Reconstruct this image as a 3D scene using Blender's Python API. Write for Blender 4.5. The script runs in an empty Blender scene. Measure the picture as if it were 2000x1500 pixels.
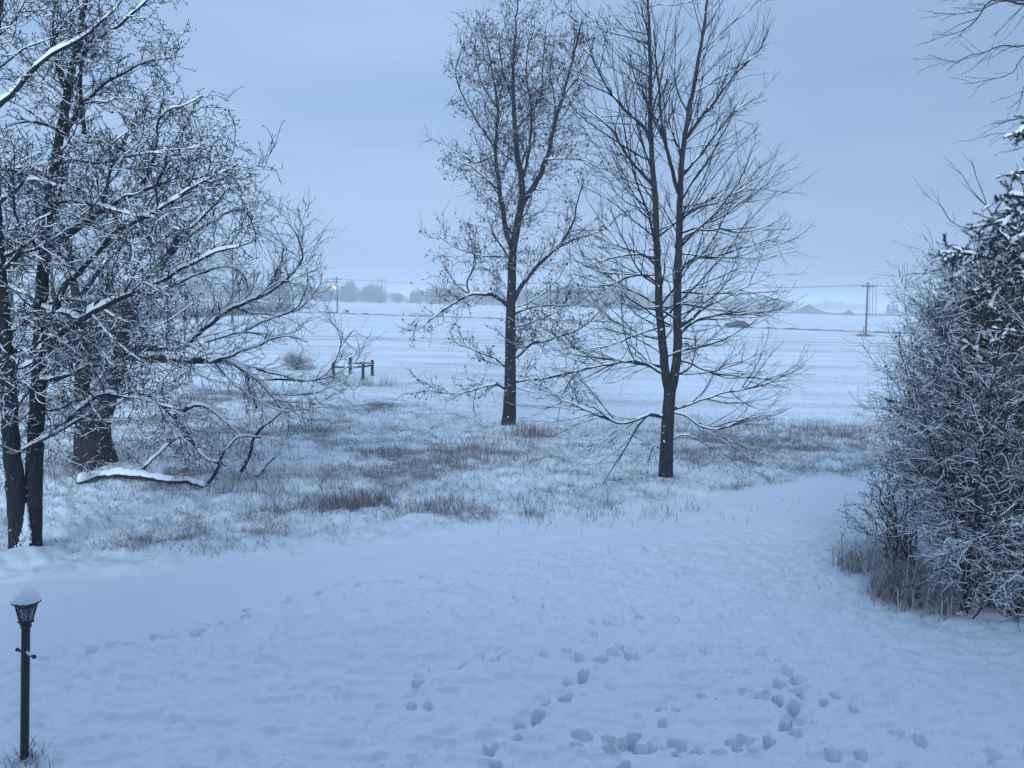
import bpy, math, random
import numpy as np
from mathutils import Matrix, Vector

S = bpy.context.scene
COL = S.collection
rng = np.random.default_rng(11)
random.seed(5)

# ------------------------------------------------------------------ camera
CAM_H, FOC, PITCH, ROLL = 5.3, 1500.0, math.radians(6.35), math.radians(1.4)
cd = bpy.data.cameras.new("camera")
cd.sensor_width = 36.0
cd.lens = 36.0 * FOC / 2000.0
cd.clip_start = 0.1
cd.clip_end = 8000.0
cam = bpy.data.objects.new("camera", cd)
CM = Matrix.Rotation(math.pi / 2 - PITCH, 3, 'X') @ Matrix.Rotation(ROLL, 3, 'Z')
cam.matrix_world = Matrix.Translation((0, 0, CAM_H)) @ CM.to_4x4()
COL.objects.link(cam)
S.camera = cam
CMN = np.array(CM)

# ------------------------------------------------------------------ sky, sun, exposure
SUN_EL, SUN_AZ = math.radians(21), math.radians(-172)      # azimuth from +Y, towards -X when negative
w = bpy.data.worlds.new("World")
S.world = w
w.use_nodes = True
nt = w.node_tree
nt.nodes.clear()
out = nt.nodes.new("ShaderNodeOutputWorld")
sky = nt.nodes.new("ShaderNodeTexSky")
sky.sky_type = 'NISHITA'
sky.sun_disc = False
sky.sun_elevation = SUN_EL
sky.sun_rotation = SUN_AZ
sky.air_density = 1.0
sky.dust_density = 2.0
bg1 = nt.nodes.new("ShaderNodeBackground")
bg1.inputs[1].default_value = 0.09
nt.links.new(sky.outputs[0], bg1.inputs[0])
tc = nt.nodes.new("ShaderNodeTexCoord")
mp = nt.nodes.new("ShaderNodeMapping")
mp.inputs['Scale'].default_value = (1.0, 1.0, 6.0)
nz = nt.nodes.new("ShaderNodeTexNoise")
nz.inputs['Scale'].default_value = 1.6
nz.inputs['Detail'].default_value = 4.0
nz.inputs['Roughness'].default_value = 0.5
nt.links.new(tc.outputs['Generated'], mp.inputs[0])
nt.links.new(mp.outputs[0], nz.inputs['Vector'])
cr = nt.nodes.new("ShaderNodeValToRGB")
cr.color_ramp.elements[0].position = 0.34
cr.color_ramp.elements[0].color = (0.284, 0.452, 0.724, 1)
cr.color_ramp.elements[1].position = 0.68
cr.color_ramp.elements[1].color = (0.376, 0.524, 0.800, 1)
nt.links.new(nz.outputs['Fac'], cr.inputs[0])
bg2 = nt.nodes.new("ShaderNodeBackground")
bg2.inputs[1].default_value = 1.0
nt.links.new(cr.outputs[0], bg2.inputs[0])
sx = nt.nodes.new("ShaderNodeSeparateXYZ")               # the overcast is brighter on the sun's side, behind the house
mr = nt.nodes.new("ShaderNodeMapRange")
mr.inputs['From Min'].default_value = -0.7; mr.inputs['From Max'].default_value = 0.35
mr.inputs['To Min'].default_value = 0.95; mr.inputs['To Max'].default_value = 1.0
nt.links.new(tc.outputs['Generated'], sx.inputs[0]); nt.links.new(sx.outputs['Y'], mr.inputs['Value'])
mz = nt.nodes.new("ShaderNodeMapRange")                  # and an overcast sky is brightest overhead
mz.interpolation_type = 'SMOOTHSTEP'
mz.inputs['From Min'].default_value = 0.36; mz.inputs['From Max'].default_value = 0.90
mz.inputs['To Min'].default_value = 1.0; mz.inputs['To Max'].default_value = 1.25
nt.links.new(sx.outputs['Z'], mz.inputs['Value'])
mm = nt.nodes.new("ShaderNodeMath"); mm.operation = 'MULTIPLY'
nt.links.new(mr.outputs[0], mm.inputs[0]); nt.links.new(mz.outputs[0], mm.inputs[1])
mxr = nt.nodes.new("ShaderNodeMapRange")                # slightly heavier cloud on the right
mxr.inputs['From Min'].default_value = -0.1; mxr.inputs['From Max'].default_value = 0.55
mxr.inputs['To Min'].default_value = 1.02; mxr.inputs['To Max'].default_value = 0.84
nt.links.new(sx.outputs['X'], mxr.inputs['Value'])
m3 = nt.nodes.new("ShaderNodeMath"); m3.operation = 'MULTIPLY'
nt.links.new(mm.outputs[0], m3.inputs[0]); nt.links.new(mxr.outputs[0], m3.inputs[1])
nt.links.new(m3.outputs[0], bg2.inputs[1])
mx = nt.nodes.new("ShaderNodeMixShader")
mx.inputs[0].default_value = 0.975
nt.links.new(bg1.outputs[0], mx.inputs[1])
nt.links.new(bg2.outputs[0], mx.inputs[2])
nt.links.new(mx.outputs[0], out.inputs[0])

sd = bpy.data.lights.new("sun", 'SUN')
sd.energy = 2.75
sd.angle = math.radians(30)
sd.color = (0.70, 0.88, 1.0)
sun = bpy.data.objects.new("sun", sd)
sdir = Vector((math.sin(SUN_AZ) * math.cos(SUN_EL), math.cos(SUN_AZ) * math.cos(SUN_EL), math.sin(SUN_EL)))
sun.rotation_euler = sdir.to_track_quat('Z', 'Y').to_euler()
COL.objects.link(sun)

S.view_settings.view_transform = 'Standard'
S.view_settings.look = 'None'
S.view_settings.gamma = 1.0
S.view_settings.exposure = 0.12
S.cycles.max_bounces = 8
S.cycles.diffuse_bounces = 3
S.cycles.volume_bounces = 4
S.cycles.use_denoising = True

# ------------------------------------------------------------------ geometry helpers
def ray(px, py):
    d = CMN @ np.array([(px - 1000.0) / FOC, (750.0 - py) / FOC, -1.0])
    return d

def at(px, py, Y):
    d = ray(px, py)
    return np.array([0, 0, CAM_H]) + d * (Y / d[1])

def gp(px, py, z=0.0):
    d = ray(px, py)
    return np.array([0, 0, CAM_H]) + d * ((z - CAM_H) / d[2])

_perm = np.random.default_rng(3).random((256, 256))
def vnoise(x, y):
    xi = np.floor(x).astype(int); yi = np.floor(y).astype(int)
    fx = x - xi; fy = y - yi
    fx = fx * fx * fx * (fx * (fx * 6 - 15) + 10); fy = fy * fy * fy * (fy * (fy * 6 - 15) + 10)
    a = _perm[xi & 255, yi & 255]; b = _perm[(xi + 1) & 255, yi & 255]
    c = _perm[xi & 255, (yi + 1) & 255]; d = _perm[(xi + 1) & 255, (yi + 1) & 255]
    return (a * (1 - fx) + b * fx) * (1 - fy) + (c * (1 - fx) + d * fx) * fy - 0.5

def fbm(x, y, o=3, g=0.5):
    s = 0; a = 1.0
    for k in range(o):
        s = s + a * vnoise(x * 2 ** k + 17.3 * k, y * 2 ** k - 9.1 * k); a *= g
    return s

def sstep(a, b, x):
    t = np.clip((x - a) / (b - a), 0, 1)
    return t * t * (3 - 2 * t)

def mesh_obj(name, V, quads=None, tris=None, mats=(), parent=None, smooth=True, mat_q=None, mat_t=None):
    me = bpy.data.meshes.new(name)
    V = np.asarray(V, dtype=np.float32)
    me.vertices.add(len(V)); me.vertices.foreach_set("co", V.ravel())
    q = np.zeros((0, 4), int) if quads is None else np.asarray(quads, dtype=np.int32).reshape(-1, 4)
    t = np.zeros((0, 3), int) if tris is None else np.asarray(tris, dtype=np.int32).reshape(-1, 3)
    li = np.concatenate([q.ravel(), t.ravel()]).astype(np.int32)
    st = np.concatenate([np.arange(len(q)) * 4, len(q) * 4 + np.arange(len(t)) * 3]).astype(np.int32)
    me.loops.add(len(li)); me.loops.foreach_set("vertex_index", li)
    me.polygons.add(len(st)); me.polygons.foreach_set("loop_start", st)
    me.polygons.foreach_set("use_smooth", np.full(len(st), smooth, dtype=bool))
    for m in mats: me.materials.append(m)
    if mat_q is not None or mat_t is not None:
        a = np.zeros(len(q), np.int32) if mat_q is None else np.asarray(mat_q, np.int32)
        b = np.zeros(len(t), np.int32) if mat_t is None else np.asarray(mat_t, np.int32)
        me.polygons.foreach_set("material_index", np.concatenate([a, b]).astype(np.int32))
    me.update(calc_edges=True)
    o = bpy.data.objects.new(name, me)
    COL.objects.link(o)
    if parent is not None: o.parent = parent
    return o

def thing(name, loc, label, cat, group=None):
    o = bpy.data.objects.new(name, None)
    o.empty_display_size = 0.2
    COL.objects.link(o)
    o.location = tuple(float(v) for v in loc)
    o["label"] = label; o["category"] = cat
    if group: o["group"] = group
    return o

def tag(o, label, cat, group=None):
    o["label"] = label; o["category"] = cat
    if group: o["group"] = group
    return o

def copy_tree(o, parent=None):
    c = o.copy(); COL.objects.link(c)
    if parent is not None: c.parent = parent
    for ch in list(o.children): copy_tree(ch, c)
    return c

class MB:
    """collects verts / faces for one mesh"""
    def __init__(s): s.v = []; s.q = []; s.t = []; s.n = 0
    def add(s, V, q=None, t=None):
        V = np.asarray(V, float).reshape(-1, 3)
        if q is not None and len(q): s.q.append(np.asarray(q, int).reshape(-1, 4) + s.n)
        if t is not None and len(t): s.t.append(np.asarray(t, int).reshape(-1, 3) + s.n)
        s.v.append(V); s.n += len(V)
    def build(s, name, mats, parent=None, off=(0, 0, 0), smooth=True):
        V = np.concatenate(s.v) - np.asarray(off, float)
        q = np.concatenate(s.q) if s.q else None
        t = np.concatenate(s.t) if s.t else None
        return mesh_obj(name, V, q, t, mats if isinstance(mats, (list, tuple)) else [mats], parent, smooth)
    def tubes(s, P, R, sides):
        """P (B,n,3), R (B,n)"""
        B, n, _ = P.shape
        T = np.gradient(P, axis=1)
        T /= np.linalg.norm(T, axis=2, keepdims=True) + 1e-9
        ref = np.where(np.abs(T[:, :1, 2:3]) > 0.9, np.array([1.0, 0, 0]), np.array([0, 0, 1.0]))
        ref = np.broadcast_to(ref, T.shape)
        a = np.cross(T, ref); a /= np.linalg.norm(a, axis=2, keepdims=True) + 1e-9
        b = np.cross(a, T)
        th = np.arange(sides) * 2 * np.pi / sides
        V = P[:, :, None, :] + R[:, :, None, None] * (np.cos(th)[None, None, :, None] * a[:, :, None, :] + np.sin(th)[None, None, :, None] * b[:, :, None, :])
        idx = np.arange(B * n * sides).reshape(B, n, sides)
        i0 = idx[:, :-1, :]; i1 = idx[:, 1:, :]
        q = np.stack([i0, np.roll(i0, -1, 2), np.roll(i1, -1, 2), i1], -1).reshape(-1, 4)
        s.add(V.reshape(-1, 3), q)
    def snow(s, P, R, thick, seed=0, cover=0.75, lump=0.5):
        B, n, _ = P.shape
        r_ = np.random.default_rng(seed)
        T = np.gradient(P, axis=1)
        T /= np.linalg.norm(T, axis=2, keepdims=True) + 1e-9
        hz = np.sqrt(np.clip(1 - T[..., 2] ** 2, 0, 1))
        h = np.stack([T[..., 1], -T[..., 0], np.zeros_like(hz)], -1)
        h /= np.linalg.norm(h, axis=2, keepdims=True) + 1e-6
        u = np.cross(h, T)
        u = np.where(u[..., 2:3] < 0, -u, u)
        nz_ = r_.standard_normal((B, n))
        if n >= 30: nz_ = sum(np.roll(nz_, k_, 1) for k_ in (-1, 0, 1)) / 1.8
        amt = np.clip((hz - 0.5) / 0.35, 0, 1) * np.clip(cover + lump * nz_, 0, 1.25)
        th = np.minimum(thick, R * 1.0 + 0.30 * thick) * amt
        wd = (R * 0.92 + 0.0015) * np.clip(amt * 3, 0, 1)
        k = np.clip(amt * 3, 0, 1)
        c0 = P - h * wd[..., None] + u * (R * 0.25 * k)[..., None]
        c1 = P - h * (wd * .55)[..., None] + u * (R * k * 0.8 + th * .85)[..., None]
        c2 = P + h * (wd * .55)[..., None] + u * (R * k * 0.8 + th * .85)[..., None]
        c3 = P + h * wd[..., None] + u * (R * 0.25 * k)[..., None]
        V = np.stack([c0, c1, c2, c3], 2)
        idx = np.arange(B * n * 4).reshape(B, n, 4)
        q = np.stack([idx[:, :-1, :-1], idx[:, :-1, 1:], idx[:, 1:, 1:], idx[:, 1:, :-1]], -1).reshape(-1, 4)
        s.add(V.reshape(-1, 3), q)
    def box(s, c, d, rz=0.0):
        c = np.asarray(c, float); d = np.asarray(d, float) / 2
        V = np.array([[x, y, z] for x in (-1, 1) for y in (-1, 1) for z in (-1, 1)]) * d
        ca, sa = math.cos(rz), math.sin(rz)
        V = V @ np.array([[ca, sa, 0], [-sa, ca, 0], [0, 0, 1]]) + c
        s.add(V, [[0, 1, 3, 2], [4, 6, 7, 5], [0, 4, 5, 1], [2, 3, 7, 6], [0, 2, 6, 4], [1, 5, 7, 3]])
    def lathe(s, prof, c, seg=24, rot=0.0):
        prof = np.asarray(prof, float)
        th = np.arange(seg) * 2 * np.pi / seg + rot
        V = np.stack([prof[:, None, 0] * np.cos(th), prof[:, None, 0] * np.sin(th), np.repeat(prof[:, 1:2], seg, 1)], -1) + np.asarray(c, float)
        n = len(prof)
        idx = np.arange(n * seg).reshape(n, seg)
        q = np.stack([idx[:-1], np.roll(idx[:-1], -1, 1), np.roll(idx[1:], -1, 1), idx[1:]], -1).reshape(-1, 4)
        s.add(V.reshape(-1, 3), q)

def seg_tube(mb, a, b, r0, r1=None, sides=8, n=2):
    r1 = r0 if r1 is None else r1
    t = np.linspace(0, 1, n)[:, None]
    mb.tubes((np.asarray(a)[None] * (1 - t) + np.asarray(b)[None] * t)[None], (r0 * (1 - t[:, 0]) + r1 * t[:, 0])[None], sides)

def smooth_path(pts, n):
    """Catmull-Rom through pts (m,3), n samples by arc length"""
    p = np.asarray(pts, float)
    if len(p) == 2:
        t = np.linspace(0, 1, n)[:, None]
        return p[0] * (1 - t) + p[1] * t
    e = np.concatenate([[2 * p[0] - p[1]], p, [2 * p[-1] - p[-2]]])
    res = []
    for i in range(1, len(e) - 2):
        t = np.linspace(0, 1, 12, endpoint=False)[:, None]
        a, b, c, d = e[i - 1], e[i], e[i + 1], e[i + 2]
        res.append(0.5 * (2 * b + (c - a) * t + (2 * a - 5 * b + 4 * c - d) * t ** 2 + (3 * b - a - 3 * c + d) * t ** 3))
    res = np.concatenate(res + [p[-1:]])
    L = np.concatenate([[0], np.cumsum(np.linalg.norm(np.diff(res, axis=0), axis=1))])
    u = np.linspace(0, L[-1], n)
    return np.stack([np.interp(u, L, res[:, k]) for k in range(3)], 1)

# ------------------------------------------------------------------ materials
def new_mat(name):
    m = bpy.data.materials.new(name); m.use_nodes = True
    return m, m.node_tree, m.node_tree.nodes["Principled BSDF"]

def noise_mat(name, c0, c1, scale=8.0, rough=0.8, stretch=(1, 1, 1), bump=0.0, p0=0.35, p1=0.65, detail=4.0, spec=0.25, metallic=0.0):
    m, t, b = new_mat(name)
    co = t.nodes.new("ShaderNodeTexCoord"); mp_ = t.nodes.new("ShaderNodeMapping")
    mp_.inputs['Scale'].default_value = stretch
    n = t.nodes.new("ShaderNodeTexNoise"); n.inputs['Scale'].default_value = scale; n.inputs['Detail'].default_value = detail
    r = t.nodes.new("ShaderNodeValToRGB")
    r.color_ramp.elements[0].position = p0; r.color_ramp.elements[0].color = (*c0, 1)
    r.color_ramp.elements[1].position = p1; r.color_ramp.elements[1].color = (*c1, 1)
    t.links.new(co.outputs['Object'], mp_.inputs[0]); t.links.new(mp_.outputs[0], n.inputs['Vector'])
    t.links.new(n.outputs['Fac'], r.inputs[0]); t.links.new(r.outputs[0], b.inputs['Base Color'])
    b.inputs['Roughness'].default_value = rough
    b.inputs['Specular IOR Level'].default_value = spec
    b.inputs['Metallic'].default_value = metallic
    if bump:
        bp = t.nodes.new("ShaderNodeBump"); bp.inputs['Strength'].default_value = bump; bp.inputs['Distance'].default_value = 0.03
        t.links.new(n.outputs['Fac'], bp.inputs['Height']); t.links.new(bp.outputs[0], b.inputs['Normal'])
    return m

def bark_mat(name, c0, c1, snow_side=(-0.4, -0.6, 0.35), amount=0.67):
    """rough furrowed bark with blown snow stuck in patches on one side"""
    m, t, b = new_mat(name)
    co = t.nodes.new("ShaderNodeTexCoord"); mp_ = t.nodes.new("ShaderNodeMapping")
    mp_.inputs['Scale'].default_value = (9, 9, 1.6)
    n = t.nodes.new("ShaderNodeTexNoise"); n.inputs['Scale'].default_value = 3.0; n.inputs['Detail'].default_value = 6.0
    r = t.nodes.new("ShaderNodeValToRGB")
    r.color_ramp.elements[0].position = 0.35; r.color_ramp.elements[0].color = (*c0, 1)
    r.color_ramp.elements[1].position = 0.7; r.color_ramp.elements[1].color = (*c1, 1)
    t.links.new(co.outputs['Object'], mp_.inputs[0]); t.links.new(mp_.outputs[0], n.inputs['Vector']); t.links.new(n.outputs['Fac'], r.inputs[0])
    bp = t.nodes.new("ShaderNodeBump"); bp.inputs['Strength'].default_value = 0.9; bp.inputs['Distance'].default_value = 0.03
    t.links.new(n.outputs['Fac'], bp.inputs['Height']); t.links.new(bp.outputs[0], b.inputs['Normal'])
    g = t.nodes.new("ShaderNodeNewGeometry")
    dot = t.nodes.new("ShaderNodeVectorMath"); dot.operation = 'DOT_PRODUCT'
    sv = Vector(snow_side).normalized(); dot.inputs[1].default_value = sv
    t.links.new(g.outputs['Normal'], dot.inputs[0])
    n2 = t.nodes.new("ShaderNodeTexNoise"); n2.inputs['Scale'].default_value = 9.0; n2.inputs['Detail'].default_value = 5.0
    t.links.new(co.outputs['Object'], n2.inputs['Vector'])
    mul = t.nodes.new("ShaderNodeMath"); mul.operation = 'MULTIPLY_ADD'; mul.inputs[1].default_value = 0.16; 
    t.links.new(dot.outputs['Value'], mul.inputs[0]); t.links.new(n2.outputs['Fac'], mul.inputs[2])
    st = t.nodes.new("ShaderNodeMapRange"); st.inputs['From Min'].default_value = amount + 0.12; st.inputs['From Max'].default_value = amount + 0.17
    t.links.new(mul.outputs[0], st.inputs['Value'])
    mxc = t.nodes.new("ShaderNodeMix"); mxc.data_type = 'RGBA'
    t.links.new(st.outputs[0], mxc.inputs['Factor']); t.links.new(r.outputs[0], mxc.inputs['A'])
    mxc.inputs['B'].default_value = (0.78, 0.80, 0.84, 1)
    t.links.new(mxc.outputs['Result'], b.inputs['Base Color'])
    b.inputs['Roughness'].default_value = 0.85; b.inputs['Specular IOR Level'].default_value = 0.2
    return m

M_snow = noise_mat("snow", (0.78, 0.80, 0.84), (0.84, 0.86, 0.89), 14, 0.6, bump=0.25)
M_bark = bark_mat("bark", (0.012, 0.012, 0.018), (0.038, 0.035, 0.043))
M_bark_clean = bark_mat("bark_clean", (0.018, 0.017, 0.023), (0.055, 0.048, 0.056), amount=0.68)
M_bark_old = bark_mat("bark_old", (0.013, 0.012, 0.017), (0.045, 0.040, 0.046), amount=0.70)
M_twig = noise_mat("twig", (0.012, 0.013, 0.021), (0.030, 0.029, 0.042), 3.0, 0.8)
M_twig_tan = noise_mat("twig_tan", (0.05, 0.042, 0.042), (0.12, 0.095, 0.088), 3.0, 0.8)
M_twig_mid = noise_mat("twig_mid", (0.022, 0.020, 0.028), (0.055, 0.047, 0.056), 3.0, 0.8)
M_leaf = noise_mat("dead_leaf", (0.045, 0.028, 0.026), (0.12, 0.072, 0.06), 2.0, 0.8)
M_needle = noise_mat("needle", (0.012, 0.022, 0.022), (0.035, 0.05, 0.045), 6.0, 0.7)
M_weed = noise_mat("weed", (0.11, 0.092, 0.10), (0.23, 0.195, 0.195), 0.6, 0.9)
M_straw = noise_mat("straw", (0.19, 0.155, 0.14), (0.36, 0.30, 0.265), 0.6, 0.9)
M_frost = noise_mat("frosted_blade", (0.45, 0.46, 0.48), (0.75, 0.77, 0.80), 1.0, 0.8)
M_black = noise_mat("black_metal", (0.010, 0.010, 0.012), (0.022, 0.022, 0.025), 20, 0.45, spec=0.5)
M_pole = noise_mat("pole_wood", (0.035, 0.03, 0.03), (0.075, 0.065, 0.06), 4, 0.85, (6, 6, 0.6))
M_post = noise_mat("fence_wood", (0.018, 0.016, 0.018), (0.045, 0.04, 0.04), 6, 0.9, (5, 5, 0.7))
M_wire = noise_mat("wire", (0.03, 0.03, 0.032), (0.05, 0.05, 0.055), 5, 0.6)
M_cab = noise_mat("cabinet_green", (0.02, 0.05, 0.04), (0.035, 0.07, 0.055), 5, 0.6)
M_farwood = noise_mat("far_branches", (0.025, 0.026, 0.032), (0.055, 0.053, 0.058), 0.3, 0.9)
M_dirt = noise_mat("dirt", (0.05, 0.045, 0.042), (0.13, 0.115, 0.105), 0.5, 0.95)

# ------------------------------------------------------------------ ground
def line(pts):
    w_ = np.array([gp(*p) for p in pts])
    return w_[:, 0], w_[:, 1]
UPx, UPy = line([(-250, 1172), (0, 1140), (300, 1108), (700, 1066), (1000, 1026), (1400, 966), (1660, 934), (1950, 900)])
LOx, LOy = line([(-250, 1345), (0, 1292), (300, 1228), (560, 1168), (800, 1124), (1000, 1092), (1300, 1046), (1660, 1000), (1950, 960)])
FAx, FAy = line([(-200, 800), (200, 770), (560, 765), (800, 790), (1000, 832), (1400, 826), (1720, 822), (2000, 815)])
def clin(x, X, Y):
    y = np.interp(x, X, Y)
    return y + np.where(x > X[-1], (x - X[-1]) * 0.55, 0) - np.where(x < X[0], (X[0] - x) * 0.15, 0)

def masks(x, y):
    wob = 0.35 * fbm(x * 0.7, y * 0.7, 3)
    up = clin(x, UPx, UPy); lo = clin(x, LOx, LOy); fa = np.interp(x, FAx, FAy)
    lawn = 1 - sstep(-0.5, 0.4, y - lo + wob * 1.5)
    drive = sstep(-0.4, 0.5, y - lo + wob * 1.5) * (1 - sstep(-0.15, 0.35, y - up + wob))
    field = sstep(-2.0, 2.5, y - fa + 4 * wob)
    belt = sstep(-0.1, 0.5, y - up + wob) * (1 - field)
    return lawn, drive, belt, field, up, lo, fa

mounds = []     # (x, y, height, sigma)
def mound(px, py, h, s): 
    p = gp(px, py); mounds.append((p[0], p[1], h, s))
mound(48, 1090, 0.20, 0.42); mound(993, 846, 0.24, 0.7); mound(1301, 948, 0.20, 0.5)
mound(190, 900, 0.25, 1.1); mound(1880, 1170, 0.25, 1.2); mound(1740, 1150, 0.2, 0.5); mound(47, 1482, 0.06, 0.22)

foot = []       # px, py, heading(px of next), size
def trail(pts, step=None, size=0.14, jit=0.07, depth=0.075, twin=True):
    p = smooth_path([gp(*q) for q in pts], 200)
    L = np.concatenate([[0], np.cumsum(np.linalg.norm(np.diff(p, axis=0), axis=1))])
    n = max(2, int(L[-1] / ((step or 0.42) * 0.82)))
    for k in range(n):
        u = L[-1] * (k + 0.5 + 0.25 * rng.standard_normal()) / n
        c = np.array([np.interp(u, L, p[:, i]) for i in range(2)])
        d = np.array([np.interp(min(u + .1, L[-1]), L, p[:, i]) for i in range(2)]) - np.array([np.interp(max(u - .1, 0), L, p[:, i]) for i in range(2)])
        d /= np.linalg.norm(d) + 1e-9
        s_ = (1 if k % 2 else -1) * (jit if twin else 0.02)
        c = c + s_ * np.array([-d[1], d[0]]) + 0.03 * rng.standard_normal(2)
        foot.append((c[0], c[1], d[0], d[1], size * 0.62 * rng.uniform(0.75, 1.25), depth * 1.5 * rng.uniform(0.7, 1.2)))
trail([(0, 1310), (100, 1285), (250, 1255), (370, 1232), (450, 1212), (500, 1190), (580, 1165), (690, 1140), (840, 1128)], 0.45, 0.13)
trail([(840, 1128), (930, 1148), (1010, 1168), (1090, 1195), (1150, 1215), (1190, 1250), (1215, 1268)], 0.5, 0.10, 0.05, 0.045)
trail([(960, 1500), (965, 1465), (1008, 1418), (1040, 1388), (1062, 1372), (1103, 1345), (1130, 1310), (1155, 1282), (1215, 1272), (1245, 1258)], 0.38, 0.16, 0.08, 0.10)
trail([(780, 1318), (850, 1302), (940, 1282), (1030, 1272), (1150, 1278), (1300, 1272), (1460, 1262), (1520, 1290), (1570, 1325), (1590, 1340)], 0.42, 0.12, 0.05, 0.05)
trail([(775, 1335), (808, 1322), (812, 1360), (845, 1392)], 0.35, 0.14, 0.08, 0.08)
trail([(1230, 1468), (1290, 1390), (1330, 1365), (1420, 1350), (1530, 1355), (1570, 1340)], 0.36, 0.15, 0.08, 0.085)
trail([(1580, 1325), (1560, 1345), (1530, 1375), (1545, 1405), (1510, 1440), (1420, 1452), (1240, 1448), (1120, 1435)], 0.34, 0.16, 0.09, 0.09)
trail([(1590, 1340), (1640, 1365), (1700, 1400), (1760, 1425), (1800, 1450)], 0.42, 0.15, 0.05, 0.08)
trail([(1240, 1448), (1222, 1468), (1215, 1500)], 0.25, 0.17, 0.05, 0.10)
trail([(1150, 1215), (1240, 1205), (1330, 1215)], 0.45, 0.10, 0.05, 0.05)
trail([(1120, 1435), (1160, 1440), (1240, 1448), (1350, 1462), (1480, 1440), (1540, 1420), (1560, 1390)], 0.36, 0.15, 0.09, 0.09)
trail([(1480, 1345), (1540, 1330), (1600, 1345), (1620, 1370), (1570, 1390), (1530, 1400)], 0.36, 0.14, 0.08, 0.09)
trail([(1600, 1440), (1680, 1470), (1780, 1500)], 0.4, 0.14, 0.06, 0.07)
trail([(1880, 1480), (1940, 1465), (2010, 1450)], 0.4, 0.15, 0.06, 0.07)

def height(x, y, detail=True):
    x = np.asarray(x, float); y = np.asarray(y, float)
    lawn, drive, belt, field, up, lo, fa = masks(x, y)
    r = np.sqrt(x * x + y * y)
    h = 0.10 * fbm(x * 0.13, y * 0.13, 2) * np.clip(r / 10, 0, 1)
    near = 1 - sstep(60, 140, r)
    l1 = fbm(x * 2.3, y * 2.6, 3, 0.55)
    l2 = fbm(x * 1.1 + 40, y * 1.9 + 3, 2)
    h = h + lawn * (0.045 * fbm(x * 4.2, y * 5.2, 3, 0.55) + 0.055 * l2 - 0.060 * sstep(0.08, 0.30, fbm(x * 2.6 + 9, y * 6.0, 2, .6)) - 0.026 * sstep(0.10, 0.30, fbm(x * 5.3 + 2, y * 12 + 5, 2)))
    h = h + drive * (0.010 * fbm(x * 1.2, y * 1.2, 2) - 0.03)
    mid = (y - lo) / np.maximum(up - lo, 0.5)
    h = h - drive * 0.025 * (np.exp(-((mid - 0.33) / 0.09) ** 2) + np.exp(-((mid - 0.72) / 0.09) ** 2))
    b1 = fbm(x * 1.5, y * 1.5, 3, 0.6)
    h = h + belt * (0.17 * b1 + 0.05) + 0.07 * belt * fbm(x * 0.45 + 5, y * 0.45, 2)
    h = h + field * near * (0.05 * fbm(x * 0.5, y * 1.1, 3) + 0.02)
    for (mx_, my_, mh, ms) in mounds:
        h = h + mh * np.exp(-((x - mx_) ** 2 + (y - my_) ** 2) / (2 * ms * ms))
    return h

def gz(x, y): return float(height(np.array([x]), np.array([y]))[0])
def gpz(px, py):
    p = gp(px, py)
    p = gp(px, py, gz(p[0], p[1]))
    p[2] = gz(p[0], p[1])
    return p

ang = np.concatenate([np.radians(np.linspace(-180, -44, 70, endpoint=False)), np.radians(np.linspace(-44, 44, 1060, endpoint=False)), np.radians(np.linspace(44, 180, 70, endpoint=False))])
r1 = 7.2 * 1.0036 ** np.arange(0, 600)
r2 = r1[-1] * 1.022 ** np.arange(1, 400)
rad = np.concatenate([[0.4, 1.2, 2.2, 3.2, 4.2, 5.2, 6.0, 6.6], r1, r2[r2 < 2500]])
A, Rr = np.meshgrid(ang, rad)
GX = Rr * np.sin(A); GY = Rr * np.cos(A)
GZ = height(GX, GY)
nearm = (Rr < 20) & (np.abs(A) < 0.9)
fx, fy = GX[nearm], GY[nearm]
dz = np.zeros_like(fx)
for (cx, cy, dx, dy, s_, dp) in foot:
    k = np.where((np.abs(fx - cx) < 0.6) & (np.abs(fy - cy) < 0.6))[0]
    a_ = (fx[k] - cx) * dx + (fy[k] - cy) * dy; b_ = -(fx[k] - cx) * dy + (fy[k] - cy) * dx
    q = np.sqrt((a_ / (s_ * 1.15)) ** 2 + (b_ / (s_ * 0.78)) ** 2) + 0.25 * vnoise(fx[k] * 14, fy[k] * 14)
    dz[k] = np.minimum(dz[k], -1.9 * dp * (1 - sstep(0.70, 1.0, q))) 
    dz[k] += 0.022 * np.exp(-((q - 1.25) / 0.2) ** 2) * (dz[k] > -0.01)
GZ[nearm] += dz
_, _, gb, gf, _, _, _ = masks(GX, GY)
glawn = masks(GX, GY)[0]
patch = sstep(-0.05, 0.32, fbm(GX * 0.28 + 3, GY * 0.28, 3))
BARE = gb * (0.22 + 0.42 * patch) + gf * 0.55 + 0.10 * glawn
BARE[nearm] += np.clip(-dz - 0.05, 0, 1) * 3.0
nr, na = GX.shape
V = np.concatenate([np.stack([GX, GY, GZ], -1).reshape(-1, 3), [[0, 0, 0]]])
idx = np.arange(nr * na).reshape(nr, na)
i0, i1 = idx[:-1], idx[1:]
q = np.stack([i0, i1, np.roll(i1, -1, 1), np.roll(i0, -1, 1)], -1).reshape(-1, 4)
t = np.stack([np.full(na, nr * na), idx[0], np.roll(idx[0], -1)], -1)

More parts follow.
